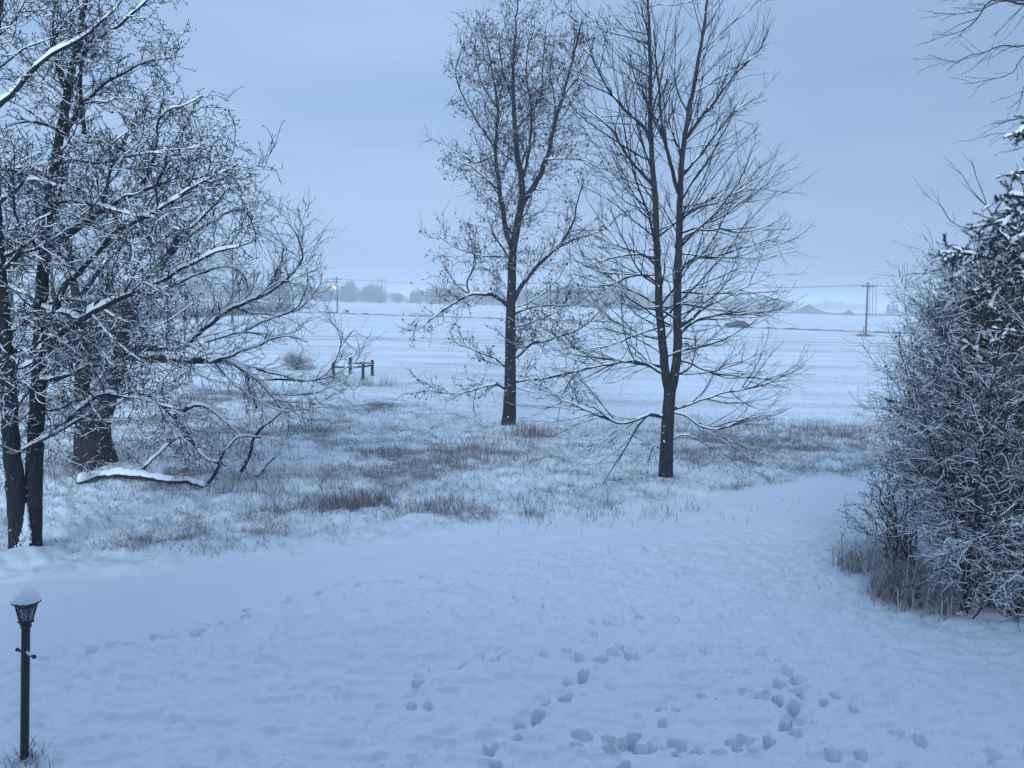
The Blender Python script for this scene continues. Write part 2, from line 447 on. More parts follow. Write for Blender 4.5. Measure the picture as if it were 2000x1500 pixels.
def ground_mat():
    m, t_, b = new_mat("snowy_ground")
    L = t_.links.new
    co = t_.nodes.new("ShaderNodeTexCoord")
    at_ = t_.nodes.new("ShaderNodeAttribute"); at_.attribute_name = "bare"
    n1 = t_.nodes.new("ShaderNodeTexNoise"); n1.inputs['Scale'].default_value = 3.2; n1.inputs['Detail'].default_value = 7.0; n1.inputs['Roughness'].default_value = 0.68
    L(co.outputs['Object'], n1.inputs['Vector'])
    mp_ = t_.nodes.new("ShaderNodeMapping"); mp_.inputs['Scale'].default_value = (0.09, 0.42, 1.0); mp_.inputs['Rotation'].default_value = (0, 0, 0.10)
    n2 = t_.nodes.new("ShaderNodeTexNoise"); n2.inputs['Scale'].default_value = 0.55; n2.inputs['Detail'].default_value = 5.0; n2.inputs['Roughness'].default_value = 0.62
    L(co.outputs['Object'], mp_.inputs[0]); L(mp_.outputs[0], n2.inputs['Vector'])
    avg = t_.nodes.new("ShaderNodeMath"); avg.operation = 'ADD'; L(n1.outputs['Fac'], avg.inputs[0]); L(n2.outputs['Fac'], avg.inputs[1])
    sb = t_.nodes.new("ShaderNodeMapRange"); sb.inputs['From Min'].default_value = 0.92; sb.inputs['From Max'].default_value = 1.28
    L(avg.outputs[0], sb.inputs['Value'])
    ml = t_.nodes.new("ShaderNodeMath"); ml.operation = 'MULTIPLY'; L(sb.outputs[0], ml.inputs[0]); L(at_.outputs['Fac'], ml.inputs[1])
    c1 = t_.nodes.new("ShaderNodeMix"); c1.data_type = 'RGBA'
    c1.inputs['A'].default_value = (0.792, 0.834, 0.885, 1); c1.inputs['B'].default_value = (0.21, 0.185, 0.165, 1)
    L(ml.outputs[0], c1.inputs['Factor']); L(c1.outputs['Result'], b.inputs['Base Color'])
    b.inputs['Roughness'].default_value = 0.65; b.inputs['Specular IOR Level'].default_value = 0.2
    n3 = t_.nodes.new("ShaderNodeTexNoise"); n3.inputs['Scale'].default_value = 18.0; n3.inputs['Detail'].default_value = 4.0
    L(co.outputs['Object'], n3.inputs['Vector'])
    bp = t_.nodes.new("ShaderNodeBump"); bp.inputs['Strength'].default_value = 0.3; bp.inputs['Distance'].default_value = 0.03
    L(n3.outputs['Fac'], bp.inputs['Height']); L(bp.outputs[0], b.inputs['Normal'])
    return m
M_ground = ground_mat()
ground = mesh_obj("ground", V, q, t, [M_ground])
ground["kind"] = "structure"
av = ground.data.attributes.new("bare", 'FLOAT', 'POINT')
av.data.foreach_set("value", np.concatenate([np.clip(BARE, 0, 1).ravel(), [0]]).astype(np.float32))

# strips across the far field: verge of the road, wheel tracks
def strip(name, pts, width, zoff, hgt, mat, n=160, seed=1):
    p = smooth_path([gp(*q) for q in pts], n)
    r_ = np.random.default_rng(seed)
    T = np.gradient(p, axis=0); T /= np.linalg.norm(T, axis=1, keepdims=True)
    N = np.stack([-T[:, 1], T[:, 0], 0 * T[:, 0]], 1)
    wv = width * (1 + 0.35 * r_.standard_normal(n))[:, None].clip(0.3, 2)
    hv = hgt * (1 + 0.4 * r_.standard_normal(n)).clip(0.2, 2)
    z = height(p[:, 0], p[:, 1]) + zoff
    a = p - N * wv / 2; b = p + N * wv / 2; c = p.copy()
    a[:, 2] = z; b[:, 2] = z; c[:, 2] = z + hv
    Vv = np.stack([a, c, b], 1).reshape(-1, 3)
    i_ = np.arange(n * 3).reshape(n, 3)
    qq = np.stack([i_[:-1, :-1], i_[:-1, 1:], i_[1:, 1:], i_[1:, :-1]], -1).reshape(-1, 4)
    o = mesh_obj(name, Vv, qq, None, [mat]); o["kind"] = "structure"
    return o
M_verge = noise_mat("verge", (0.10, 0.09, 0.085), (0.45, 0.45, 0.46), 0.35, 0.95, p0=0.4, p1=0.75)
M_track = noise_mat("track", (0.28, 0.26, 0.25), (0.70, 0.71, 0.73), 0.12, 0.95, p0=0.35, p1=0.65)
strip("road_verge", [(300, 601), (590, 611), (788, 617), (1000, 624), (1250, 632), (1500, 642), (1700, 650), (1900, 657), (2200, 668)], 0.9, 0.0, 0.30, M_verge)
strip("field_track", [(300, 652), (590, 657), (740, 659), (1000, 666), (1250, 667), (1500, 667), (1700, 671), (2000, 678)], 0.9, 0.02, 0.03, M_track, seed=2)
strip("field_track", [(300, 660), (590, 662), (740, 664), (1000, 671), (1250, 673), (1500, 673), (1700, 677), (2000, 684)], 0.8, 0.02, 0.03, M_track, seed=3)

# ------------------------------------------------------------------ haze
hb = MB(); hb.box((0, 1230, 9.4), (5100, 5100, 21.2))
hm = bpy.data.materials.new("haze_air"); hm.use_nodes = True
ht = hm.node_tree; ht.nodes.clear()
ho = ht.nodes.new("ShaderNodeOutputMaterial"); hv = ht.nodes.new("ShaderNodeVolumePrincipled")
hv.inputs['Color'].default_value = (0.93, 0.96, 0.99, 1)
hv.inputs['Density'].default_value = 0.0014
hv.inputs['Anisotropy'].default_value = 0.0
ht.links.new(hv.outputs[0], ho.inputs['Volume'])
haze = hb.build("haze", hm, smooth=False); haze["kind"] = "stuff"

# ------------------------------------------------------------------ tree growing
def limb(pts, Y, d0, d1, r0, r1, n=None, jit=0.02, pw=1.3):
    """a limb through photo points on a tree standing Y away; d0..d1 bends it nearer / farther"""
    m = len(pts)
    tt = np.linspace(0, 1, m)
    W = np.array([at(px, py, Y + d0 + (d1 - d0) * t_ ** pw) for (px, py), t_ in zip(pts, tt)])
    L = np.linalg.norm(np.diff(W, axis=0), axis=1).sum()
    n = n or max(6, int(L / 0.16))
    p = smooth_path(W, n)
    jj = rng.standard_normal((n, 3)) * jit; jj[0] = 0
    jj = (jj + np.roll(jj, 1, 0)) / 2; jj[0] = 0
    p = p + jj
    t_ = np.linspace(0, 1, n)
    R = r0 * (1 - t_) + r1 * t_
    return p[None], R[None]

def grow(groups, spacing, t0, t1, angle, length, npts, wig, trop, rfrac=0.55, rl=0.010, rtip=0.002, rmin=0.0025, bias=(0, 0, 0), ang_j=0.25, tpow=1.0, lmin=0.05, jitlen=0.35):
    """children along every branch of every group; angle / length may be functions of (z, t, parent length)"""
    res = []
    byn = {}
    for P, R in groups:
        byn.setdefault(P.shape[1], []).append((P, R))
    outP = []; outR = []
    for n, lst in byn.items():
        P = np.concatenate([a for a, _ in lst]); R = np.concatenate([b for _, b in lst])
        seg = np.linalg.norm(np.diff(P, axis=1), axis=2); L = seg.sum(1)
        cnt = np.floor(L * (t1 - t0) / spacing + rng.random(len(L))).astype(int)
        if cnt.sum() == 0: continue
        bi = np.repeat(np.arange(len(L)), cnt)
        kk = np.concatenate([np.arange(c) for c in cnt])
        t_ = t0 + (t1 - t0) * ((kk + rng.random(len(kk))) / cnt[bi]) ** tpow
        u = t_ * (n - 1); i = np.minimum(u.astype(int), n - 2); f = (u - i)[:, None]
        p = P[bi, i] * (1 - f) + P[bi, i + 1] * f
        r = R[bi, i] * (1 - f[:, 0]) + R[bi, i + 1] * f[:, 0]
        T = P[bi, i + 1] - P[bi, i]; T /= np.linalg.norm(T, axis=1, keepdims=True) + 1e-9
        rv = rng.standard_normal(T.shape); N = rv - (rv * T).sum(1, keepdims=True) * T
        N /= np.linalg.norm(N, axis=1, keepdims=True) + 1e-9
        an = angle(p[:, 2], t_, L[bi]) if callable(angle) else np.full(len(t_), angle)
        an = an + ang_j * rng.standard_normal(len(t_))
        d = np.cos(an)[:, None] * T + np.sin(an)[:, None] * N + np.asarray(bias)
        d /= np.linalg.norm(d, axis=1, keepdims=True) + 1e-9
        ln = length(p[:, 2], t_, L[bi]) if callable(length) else np.full(len(t_), length)
        ln = np.maximum(lmin, ln * (1 + jitlen * rng.standard_normal(len(ln))))
        m = npts
        Q = np.zeros((len(p), m, 3)); Q[:, 0] = p
        st = (ln / (m - 1))[:, None]
        tv = np.asarray(trop(p[:, 2], t_) if callable(trop) else trop, float)
        for k in range(1, m):
            Q[:, k] = Q[:, k - 1] + d * st
            d = d + wig * rng.standard_normal(d.shape) + tv * (k / (m - 1))
            d /= np.linalg.norm(d, axis=1, keepdims=True) + 1e-9
        rb = np.minimum(np.maximum(rmin, rl * ln), np.maximum(r * rfrac, rmin))
        tt = np.linspace(0, 1, m)[None]
        RR = rb[:, None] * (1 - tt) + np.minimum(rtip, rb)[:, None] * tt
        outP.append(Q); outR.append(RR)
    return list(zip(outP, outR))

def put(mb, groups, sides):
    for P, R in groups: mb.tubes(P, R, sides)
def put_snow(mb, groups, thick, seed=0, cover=0.75):
    for i, (P, R) in enumerate(groups): mb.snow(P, R, thick, seed + i, cover)

def leaves(mb, groups, per, size, hang=0.8, t0=0.3, clump=0.03):
    for P, R in groups:
        B, n, _ = P.shape
        tot = int(B * per + rng.random())
        b = rng.integers(0, B, tot); tt = t0 + (1 - t0) * rng.random(tot)
        u = tt * (n - 1); i = np.minimum(u.astype(int), n - 2); f = (u - i)[:, None]
        c = P[b, i] * (1 - f) + P[b, i + 1] * f + clump * rng.standard_normal((tot, 3))
        dn = np.array([0, 0, -1.0]) * hang + 0.5 * rng.standard_normal((tot, 3)); dn /= np.linalg.norm(dn, axis=1, keepdims=True)
        sd_ = np.cross(dn, rng.standard_normal((tot, 3))); sd_ /= np.linalg.norm(sd_, axis=1, keepdims=True)
        nn = np.cross(sd_, dn)
        s_ = (size * rng.uniform(0.6, 1.25, tot))[:, None]
        V_ = np.stack([c, c + dn * s_ * .5 + sd_ * s_ * .36 + nn * s_ * .12, c + dn * s_, c + dn * s_ * .5 - sd_ * s_ * .36 + nn * s_ * .12], 1)
        ii = np.arange(tot * 4).reshape(tot, 4)
        mb.add(V_.reshape(-1, 3), None, np.concatenate([ii[:, [0, 1, 2]], ii[:, [0, 2, 3]]]))

def flare(P, R, amt=0.5, k=0.35):
    L = np.concatenate([[0], np.cumsum(np.linalg.norm(np.diff(P[0], axis=0), axis=1))])
    return P, R * (1 + amt * np.exp(-L / k))[None]

# ================================================================== right twin-stemmed bare tree
base = gpz(1300, 938); YR = base[1]
tr = thing("twin_stem_tree", base, "tall leafless tree with two parallel stems, beside the snowy drive", "tree")
s0 = flare(*limb([(1300, 952), (1301, 900), (1304, 830), (1308, 770), (1309, 745)], YR, 0, 0, 0.205, 0.165, 14, 0.004), 0.22)
sl = limb([(1309, 770), (1300, 735), (1294, 670), (1287, 590), (1284, 500), (1280, 400), (1275, 330), (1271, 250), (1270, 150), (1268, 60), (1264, -60)], YR, 0, 0.25, 0.135, 0.025, 70, 0.010)
sr = limb([(1309, 772), (1316, 740), (1322, 690), (1323, 600), (1325, 500), (1328, 400), (1333, 300), (1345, 220), (1362, 130), (1377, 40), (1386, -50)], YR, 0, -0.3, 0.142, 0.025, 70, 0.010)
b = MB(); put(b, [s0], 14); b.build("trunk", M_bark_clean, tr, base)
b = MB(); put(b, [sl], 12); b.build("stem", M_bark_clean, tr, base)
b = MB(); put(b, [sr], 12); b.build("stem", M_bark_clean, tr, base)
G = [
 limb([(1325, 378), (1310, 320), (1298, 270), (1288, 200), (1282, 130), (1278, 60)], YR, -.1, .5, .06, .015),
 limb([(1278, 368), (1250, 335), (1222, 300), (1200, 260), (1175, 235), (1150, 215), (1120, 190)], YR, .1, -.5, .055, .010),
 limb([(1271, 275), (1250, 240), (1210, 205), (1175, 150), (1155, 110), (1135, 85), (1125, 60)], YR, .1, .8, .055, .010),
 limb([(1336, 275), (1370, 230), (1410, 180), (1440, 140), (1485, 95), (1500, 60)], YR, -.2, .4, .05, .010),
 limb([(1331, 345), (1362, 310), (1400, 260), (1440, 215), (1490, 185)], YR, -.2, -1.0, .04, .008),
 limb([(1299, 812), (1270, 810), (1240, 822), (1210, 826), (1170, 812), (1120, 790), (1075, 768), (1040, 748)], YR, 0, -.8, .055, .008),
 limb([(1291, 728), (1262, 712), (1225, 706), (1180, 712), (1130, 724), (1080, 735), (1025, 748)], YR, 0, .7, .055, .008),
 limb([(1325, 640), (1350, 622), (1380, 600), (1420, 580), (1460, 560), (1510, 535)], YR, 0, .6, .05, .008),
 limb([(1325, 655), (1355, 630), (1400, 613), (1450, 615), (1500, 612), (1545, 595)], YR, 0, -.7, .045, .008),
 limb([(1313, 800), (1345, 790), (1380, 778), (1430, 764), (1480, 755), (1530, 735), (1560, 715)], YR, 0, .6, .05, .008),
 limb([(1312, 805), (1340, 812), (1365, 830), (1400, 838), (1440, 825), (1480, 808), (1530, 800)], YR, 0, -.8, .04, .007),
 limb([(1311, 860), (1330, 850), (1350, 853), (1380, 870), (1410, 893), (1440, 906)], YR, 0, -.5, .022, .005),
 limb([(1298, 870), (1285, 878), (1276, 868), (1265, 900), (1240, 925), (1205, 945)], YR, 0, -.5, .018, .004),
 limb([(1285, 520), (1255, 498), (1215, 500), (1170, 512), (1120, 530)], YR, 0, -.4, .04, .007),
 limb([(1287, 560), (1262, 540), (1230, 540), (1190, 556), (1150, 560), (1110, 545)], YR, 0, .6, .04, .007),
 limb([(1327, 480), (1350, 455), (1400, 448), (1450, 452), (1500, 440), (1530, 425)], YR, 0, -.5, .04, .007),
 limb([(1326, 535), (1350, 508), (1400, 500), (1450, 485), (1500, 470), (1545, 448)], YR, 0, .6, .04, .007),
 limb([(1326, 440), (1350, 410), (1400, 395), (1450, 370), (1500, 340), (1525, 325)], YR, 0, .5, .04, .007),
 limb([(1283, 640), (1250, 650), (1210, 668), (1160, 680), (1110, 690)], YR, 0, -.6, .035, .006),
 limb([(1323, 700), (1350, 712), (1400, 730), (1450, 735), (1500, 742), (1540, 730)], YR, 0, .2, .04, .006),
]
ztop = at(1270, -60, YR)[2]
def r_len(z, t_, L): return np.interp(z, [0, 1.8, 3.0, 6, 10, 13.5, ztop], [0.6, 1.7, 2.6, 2.45, 2.1, 1.4, 0.6])
def r_ang(z, t_, L): return np.interp(z, [0, 2.5, 6, 10, 15], [1.5, 1.35, 1.15, 0.80, 0.55])
def r_trop(z, t_): return np.stack([0 * z, 0 * z, np.interp(z, [2, 5, 9, 15], [0.05, 0.12, 0.13, 0.12])], 1)
lat = grow([sl], 0.15, 0.04, 0.98, r_ang, r_len, 13, 0.085, r_trop, 0.42, 0.0095, 0.006, bias=(-0.35, 0, 0)) + \
      grow([sr], 0.15, 0.04, 0.98, r_ang, r_len, 13, 0.085, r_trop, 0.42, 0.0095, 0.006, bias=(0.35, 0, 0))
l2 = grow(lat, 0.32, 0.18, 0.97, 0.48, lambda z, t_, L: 0.50 * L * (1.15 - 0.75 * t_), 9, 0.11, (0, 0, 0.06), 0.6, 0.007, 0.0035, 0.0055, ang_j=0.2) + \
     grow(G, 0.17, 0.12, 0.98, 0.60, lambda z, t_, L: 0.48 * L * (1.15 - 0.8 * t_), 10, 0.09, (0, 0, 0.08), 0.6, 0.008, 0.004, 0.006, ang_j=0.25)
l3 = grow(l2, 0.26, 0.15, 0.95, 0.50, lambda z, t_, L: 0.42 * L * (1.1 - 0.7 * t_), 6, 0.10, (0, 0, 0.06), 0.7, 0.006, 0.0035, 0.0045, ang_j=0.25)
b = MB(); put(b, G, 7); put(b, lat, 5); put(b, l2, 4); put(b, l3, 3); b.build("branches", M_twig, tr, base)
b = MB(); put_snow(b, G, 0.035, 1, 0.7); put_snow(b, lat, 0.016, 20, 0.32); put_snow(b, l2, 0.009, 40, 0.2); b.build("snow", M_snow, tr, base)

# ================================================================== middle tree with dead leaves
base = gpz(993, 836); YM = base[1]
tr = thing("leafy_winter_tree", base, "tall single-trunk tree still holding small brown dead leaves, mid field", "tree")
s0 = flare(*limb([(992, 852), (993, 830), (996, 760), (997, 640), (999, 568), (1001, 500), (1010, 440), (1021, 385)], YM, 0, 0, 0.265, 0.13, 40, 0.012), 0.40, 0.8)
G = [
 limb([(1021, 388), (1018, 350), (1010, 300), (1004, 220), (1002, 130), (1008, 50), (1012, 0)], YM, 0, .5, .13, .02),
 limb([(1020, 400), (1040, 368), (1058, 335), (1070, 300), (1082, 250), (1100, 185), (1120, 110), (1138, 40)], YM, 0, -.6, .12, .02),
 limb([(1000, 492), (988, 450), (982, 410), (975, 370), (968, 290), (972, 210), (958, 120), (945, 55)], YM, 0, .8, .11, .018),
 limb([(1000, 592), (1018, 560), (1040, 530), (1080, 490), (1110, 455), (1122, 425), (1130, 385), (1140, 350)], YM, 0, -.6, .10, .015),
 limb([(1080, 490), (1120, 468), (1160, 455), (1190, 440), (1215, 415)], YM, -.25, .6, .05, .012),
 limb([(996, 602), (975, 582), (945, 574), (915, 578), (880, 597), (845, 622), (805, 652)], YM, 0, -.8, .085, .012),
 limb([(918, 577), (912, 552), (925, 520), (928, 480), (930, 440)], YM, -.3, .1, .035, .010),
 limb([(916, 575), (893, 556), (880, 540), (868, 520), (858, 500)], YM, -.3, -.6, .03, .008),
 limb([(998, 640), (1030, 632), (1075, 615), (1100, 600), (1130, 575)], YM, 0, .7, .05, .010),
 limb([(1000, 702), (1020, 688), (1040, 672), (1100, 656), (1140, 637), (1175, 605), (1190, 580)], YM, 0, -.7, .06, .010),
 limb([(998, 748), (1030, 742), (1065, 738), (1100, 735), (1120, 760), (1145, 762)], YM, 0, -.9, .05, .010),
 limb([(993, 768), (975, 752), (950, 754), (915, 765), (880, 768), (845, 764), (828, 750), (823, 738)], YM, 0, .4, .05, .006),
 limb([(995, 722), (972, 702), (950, 695), (925, 683), (890, 668), (878, 650)], YM, 0, -.8, .045, .008),
 limb([(1000, 512), (985, 490), (968, 465), (958, 440), (948, 415)], YM, 0, -.9, .05, .010),
 limb([(970, 300), (930, 318), (905, 300), (885, 290), (866, 280)], YM, .5, .9, .04, .008),
 limb([(978, 375), (945, 345), (920, 325), (890, 320), (870, 335)], YM, .4, -.4, .04, .008),
 limb([(1024, 345), (1035, 285), (1038, 215), (1030, 160), (1030, 100), (1045, 50)], YM, 0, .9, .06, .012),
 limb([(1065, 312), (1100, 310), (1140, 312), (1175, 330), (1200, 325)], YM, -.3, .5, .035, .008),
 limb([(1003, 200), (985, 150), (975, 90), (990, 40)], YM, .4, .9, .04, .010),
 limb([(968, 290), (930, 235), (905, 190), (890, 130), (925, 60)], YM, .6, -.2, .045, .010),
 limb([(970, 210), (940, 160), (930, 110), (928, 50)], YM, .7, .3, .03, .008),
 limb([(1082, 250), (1085, 200), (1075, 140), (1085, 70)], YM, -.5, .3, .035, .008),
 limb([(1100, 190), (1130, 150), (1150, 110), (1160, 70)], YM, -.5, -.9, .03, .008),
 limb([(1006, 255), (1055, 190), (1060, 130), (1068, 40)], YM, .4, -.5, .04, .008),
]
AUX = grow([s0], 0.42, 0.22, 0.97, lambda z, t_, L: np.interp(z, [2, 8], [1.35, 0.8]), lambda z, t_, L: np.interp(z, [1, 3, 8], [1.6, 2.6, 2.6]), 10, 0.14, (0, 0, 0.07), 0.4, 0.011, 0.006)
AUX += grow([(P, R) for P, R in G[:3]], 0.55, 0.1, 0.9, 0.75, lambda z, t_, L: 1.7 - 0.9 * t_, 10, 0.13, (0, 0, 0.10), 0.5, 0.011, 0.005)
l1 = grow(G + AUX, 0.165, 0.10, 0.99, 0.85, lambda z, t_, L: 0.48 + 0.17 * L * (1 - 0.5 * t_), 9, 0.20, (0, 0, 0.09), 0.6, 0.010, 0.006, 0.0085)
l2 = grow(l1, 0.125, 0.12, 1.0, 0.85, lambda z, t_, L: 0.20 + 0.24 * L, 5, 0.26, (0, 0, 0.06), 0.7, 0.008, 0.0045, 0.0065)
b = MB(); put(b, [s0], 14); b.build("trunk", M_bark, tr, base)
b = MB(); put(b, G, 8); put(b, AUX, 6); put(b, l1, 4); put(b, l2, 3); b.build("branches", M_twig, tr, base)
b = MB(); put_snow(b, G, 0.04, 3, 0.7); put_snow(b, AUX, 0.025, 30, 0.6); put_snow(b, l1, 0.011, 60, 0.4); b.build("snow", M_snow, tr, base)
b = MB(); leaves(b, l2, 0.62, 0.095, 1.1); leaves(b, l1, 0.8, 0.105, 1.1, 0.5)
b.build("leaves", M_leaf, tr, base)

# ================================================================== left double-trunk tree, heavy snow
base = gpz(48, 1072); YL = base[1]
tr = thing("snowy_double_tree", base, "big dark double-trunk tree loaded with snow at the left edge", "tree")
sr = flare(*limb([(62, 1090), (62, 1060), (66, 960), (70, 850), (76, 740), (78, 660), (82, 560), (90, 470), (97, 390), (110, 310), (120, 250), (130, 190), (145, 120), (160, 40), (176, -50)], YL, 0, .6, .18, .04, 80, 0.010), 0.2, 0.4)
sl = flare(*limb([(40, 1090), (38, 1060), (30, 960), (22, 850), (15, 740), (8, 640), (0, 540), (-10, 400), (-16, 250), (-10, 100), (0, -50)], YL, -.1, -.7, .18, .05, 80, 0.010), 0.2, 0.4)
G = [
 limb([(76, 692), (112, 656), (160, 626), (200, 600), (260, 573), (320, 546), (368, 516), (425, 492), (490, 470)], YL, 0, -.8, .085, .012),
 limb([(92, 486), (140, 450), (200, 412), (265, 378), (330, 358), (395, 346), (448, 336)], YL, .1, .9, .085, .012),
 limb([(84, 640), (130, 560), (190, 494), (222, 455), (270, 430), (320, 405), (365, 370), (415, 347), (462, 316)], YL, .1, -.9, .07, .010),
 limb([(275, 372), (300, 310), (307, 240), (330, 213), (362, 205), (396, 186)], YL, .55, .2, .035, .008),
 limb([(306, 250), (316, 200), (322, 165)], YL, .5, .7, .02, .006),
 limb([(70, 865), (110, 838), (150, 806), (185, 776), (230, 770), (300, 785), (350, 800)], YL, 0, -.9, .06, .010),
 limb([(76, 742), (130, 735), (165, 715), (215, 712), (260, 700), (320, 690)], YL, 0, .8, .05, .010),
 limb([(108, 318), (150, 315), (200, 318), (245, 305), (300, 300), (360, 310)], YL, .3, -.3, .045, .008),
 limb([(120, 268), (145, 232), (165, 200), (200, 166), (240, 146), (280, 122), (360, 110)], YL, .4, 1.0, .05, .008),
 limb([(146, 125), (180, 90), (222, 57), (270, 20), (310, -20)], YL, .5, .1, .045, .012),
 limb([(100, 352), (70, 330), (48, 310), (20, 280), (-20, 262)], YL, .2, .9, .05, .010),
 limb([(118, 258), (90, 245), (50, 238), (10, 245)], YL, .4, -.2, .035, .008),
 limb([(-18, 222), (40, 165), (100, 106), (140, 84), (200, 40), (240, 0)], YL, -.7, -.3, .055, .012),
 limb([(165, 262), (160, 180), (160, 100), (165, 20), (160, -40)], YL, .4, .6, .04, .012),
 limb([(88, 500), (60, 470), (30, 420), (25, 360), (30, 300)], YL, .1, -.5, .035, .008),
 limb([(10, 660), (40, 630), (70, 622)], YL, -.4, .1, .05, .03),
 limb([(98, 395), (150, 392), (190, 400), (230, 410), (290, 425), (350, 450)], YL, .2, -.9, .04, .008),
 limb([(80, 600), (130, 612), (200, 640), (260, 652), (330, 660), (400, 690)], YL, 0, .9, .045, .008),
 limb([(132, 190), (110, 120), (105, 60), (110, -20)], YL, .5, .1, .035, .01),
 limb([(0, 540), (30, 500), (60, 440), (100, 420)], YL, -.4, -.9, .04, .01),
 limb([(-10, 400), (20, 380), (60, 350), (110, 365)], YL, -.5, -1.2, .035, .01),
 limb([(200, 412), (215, 340), (235, 290), (260, 240), (290, 200)], YL, .5, .2, .035, .008),
]
AUX = grow([sr, sl], 0.34, 0.17, 0.97, lambda z, t_, L: np.interp(z, [1, 5, 10], [1.35, 1.15, 0.8]), lambda z, t_, L: np.interp(z, [1, 3, 7, 11], [1.5, 2.2, 2.0, 1.1]), 12, 0.14, (0, 0, 0.06), 0.4, 0.012, 0.006)
AUX += grow(G[:3] + G[5:9], 0.36, 0.15, 0.9, 0.8, lambda z, t_, L: 0.9 + 0.22 * L * (1 - t_), 10, 0.15, (0, 0, 0.07), 0.5, 0.011, 0.005)
l1 = grow(G + AUX, 0.145, 0.08, 0.99, 0.9, lambda z, t_, L: 0.34 + 0.14 * L * (1 - 0.5 * t_), 9, 0.22, (0, 0, 0.07), 0.6, 0.012, 0.0055, 0.0075)
l2 = grow(l1, 0.090, 0.10, 1.0, 0.9, lambda z, t_, L: 0.14 + 0.22 * L, 6, 0.32, (0, 0, 0.12), 0.7, 0.012, 0.005, 0.006)
l3 = grow(l2, 0.09, 0.3, 1.0, 1.0, 0.06, 3, 0.3, (0, 0, 0.15), 0.8, 0.02, 0.006, 0.006)
b = MB(); put(b, [sr], 14); b.build("trunk", M_bark, tr, base)
b = MB(); put(b, [sl], 14); b.build("trunk", M_bark, tr, base)
b = MB(); put(b, G, 8); put(b, AUX, 6); put(b, l1, 5); put(b, l2, 3); put(b, l3, 3); b.build("branches", M_twig, tr, base)
b = MB(); put_snow(b, G, 0.085, 3, 1.0); put_snow(b, AUX, 0.05, 30, 0.95); put_snow(b, l1, 0.026, 60, 0.75); put_snow(b, l2, 0.015, 90, 0.30)
# drift packed in the crotch between the two trunks
pc = at(47, 1045, YL - 0.16)
nn = 1500
zz = rng.random(nn) ** 0.8
wv = 0.20 * (1 - zz) + 0.02
cx = pc[0] + 0.02 + wv * rng.uniform(-1, 1, nn); cz = base[2] + zz * 0.95; cy = YL - 0.13 - 0.20 * (1 - zz) * rng.uniform(.5, 1, nn)
keep = rng.random(nn) < np.clip(0.35 + zz, 0, 1)
c = np.stack([cx, cy, cz], 1)[keep]
rr = rng.uniform(0.018, 0.045, len(c))
oct_ = np.array([[1, 0, 0], [0, 1, 0], [-1, 0, 0], [0, -1, 0], [0, 0, 0.8], [0, 0, -0.8]])
ot = np.array([[0, 1, 4], [1, 2, 4], [2, 3, 4], [3, 0, 4], [1, 0, 5], [2, 1, 5], [3, 2, 5], [0, 3, 5]])
Vv = c[:, None] + rr[:, None, None] * oct_[None]
b.add(Vv.reshape(-1, 3), None, (ot[None] + (np.arange(len(c)) * 6)[:, None, None]).reshape(-1, 3))
b.build("snow", M_snow, tr, base)

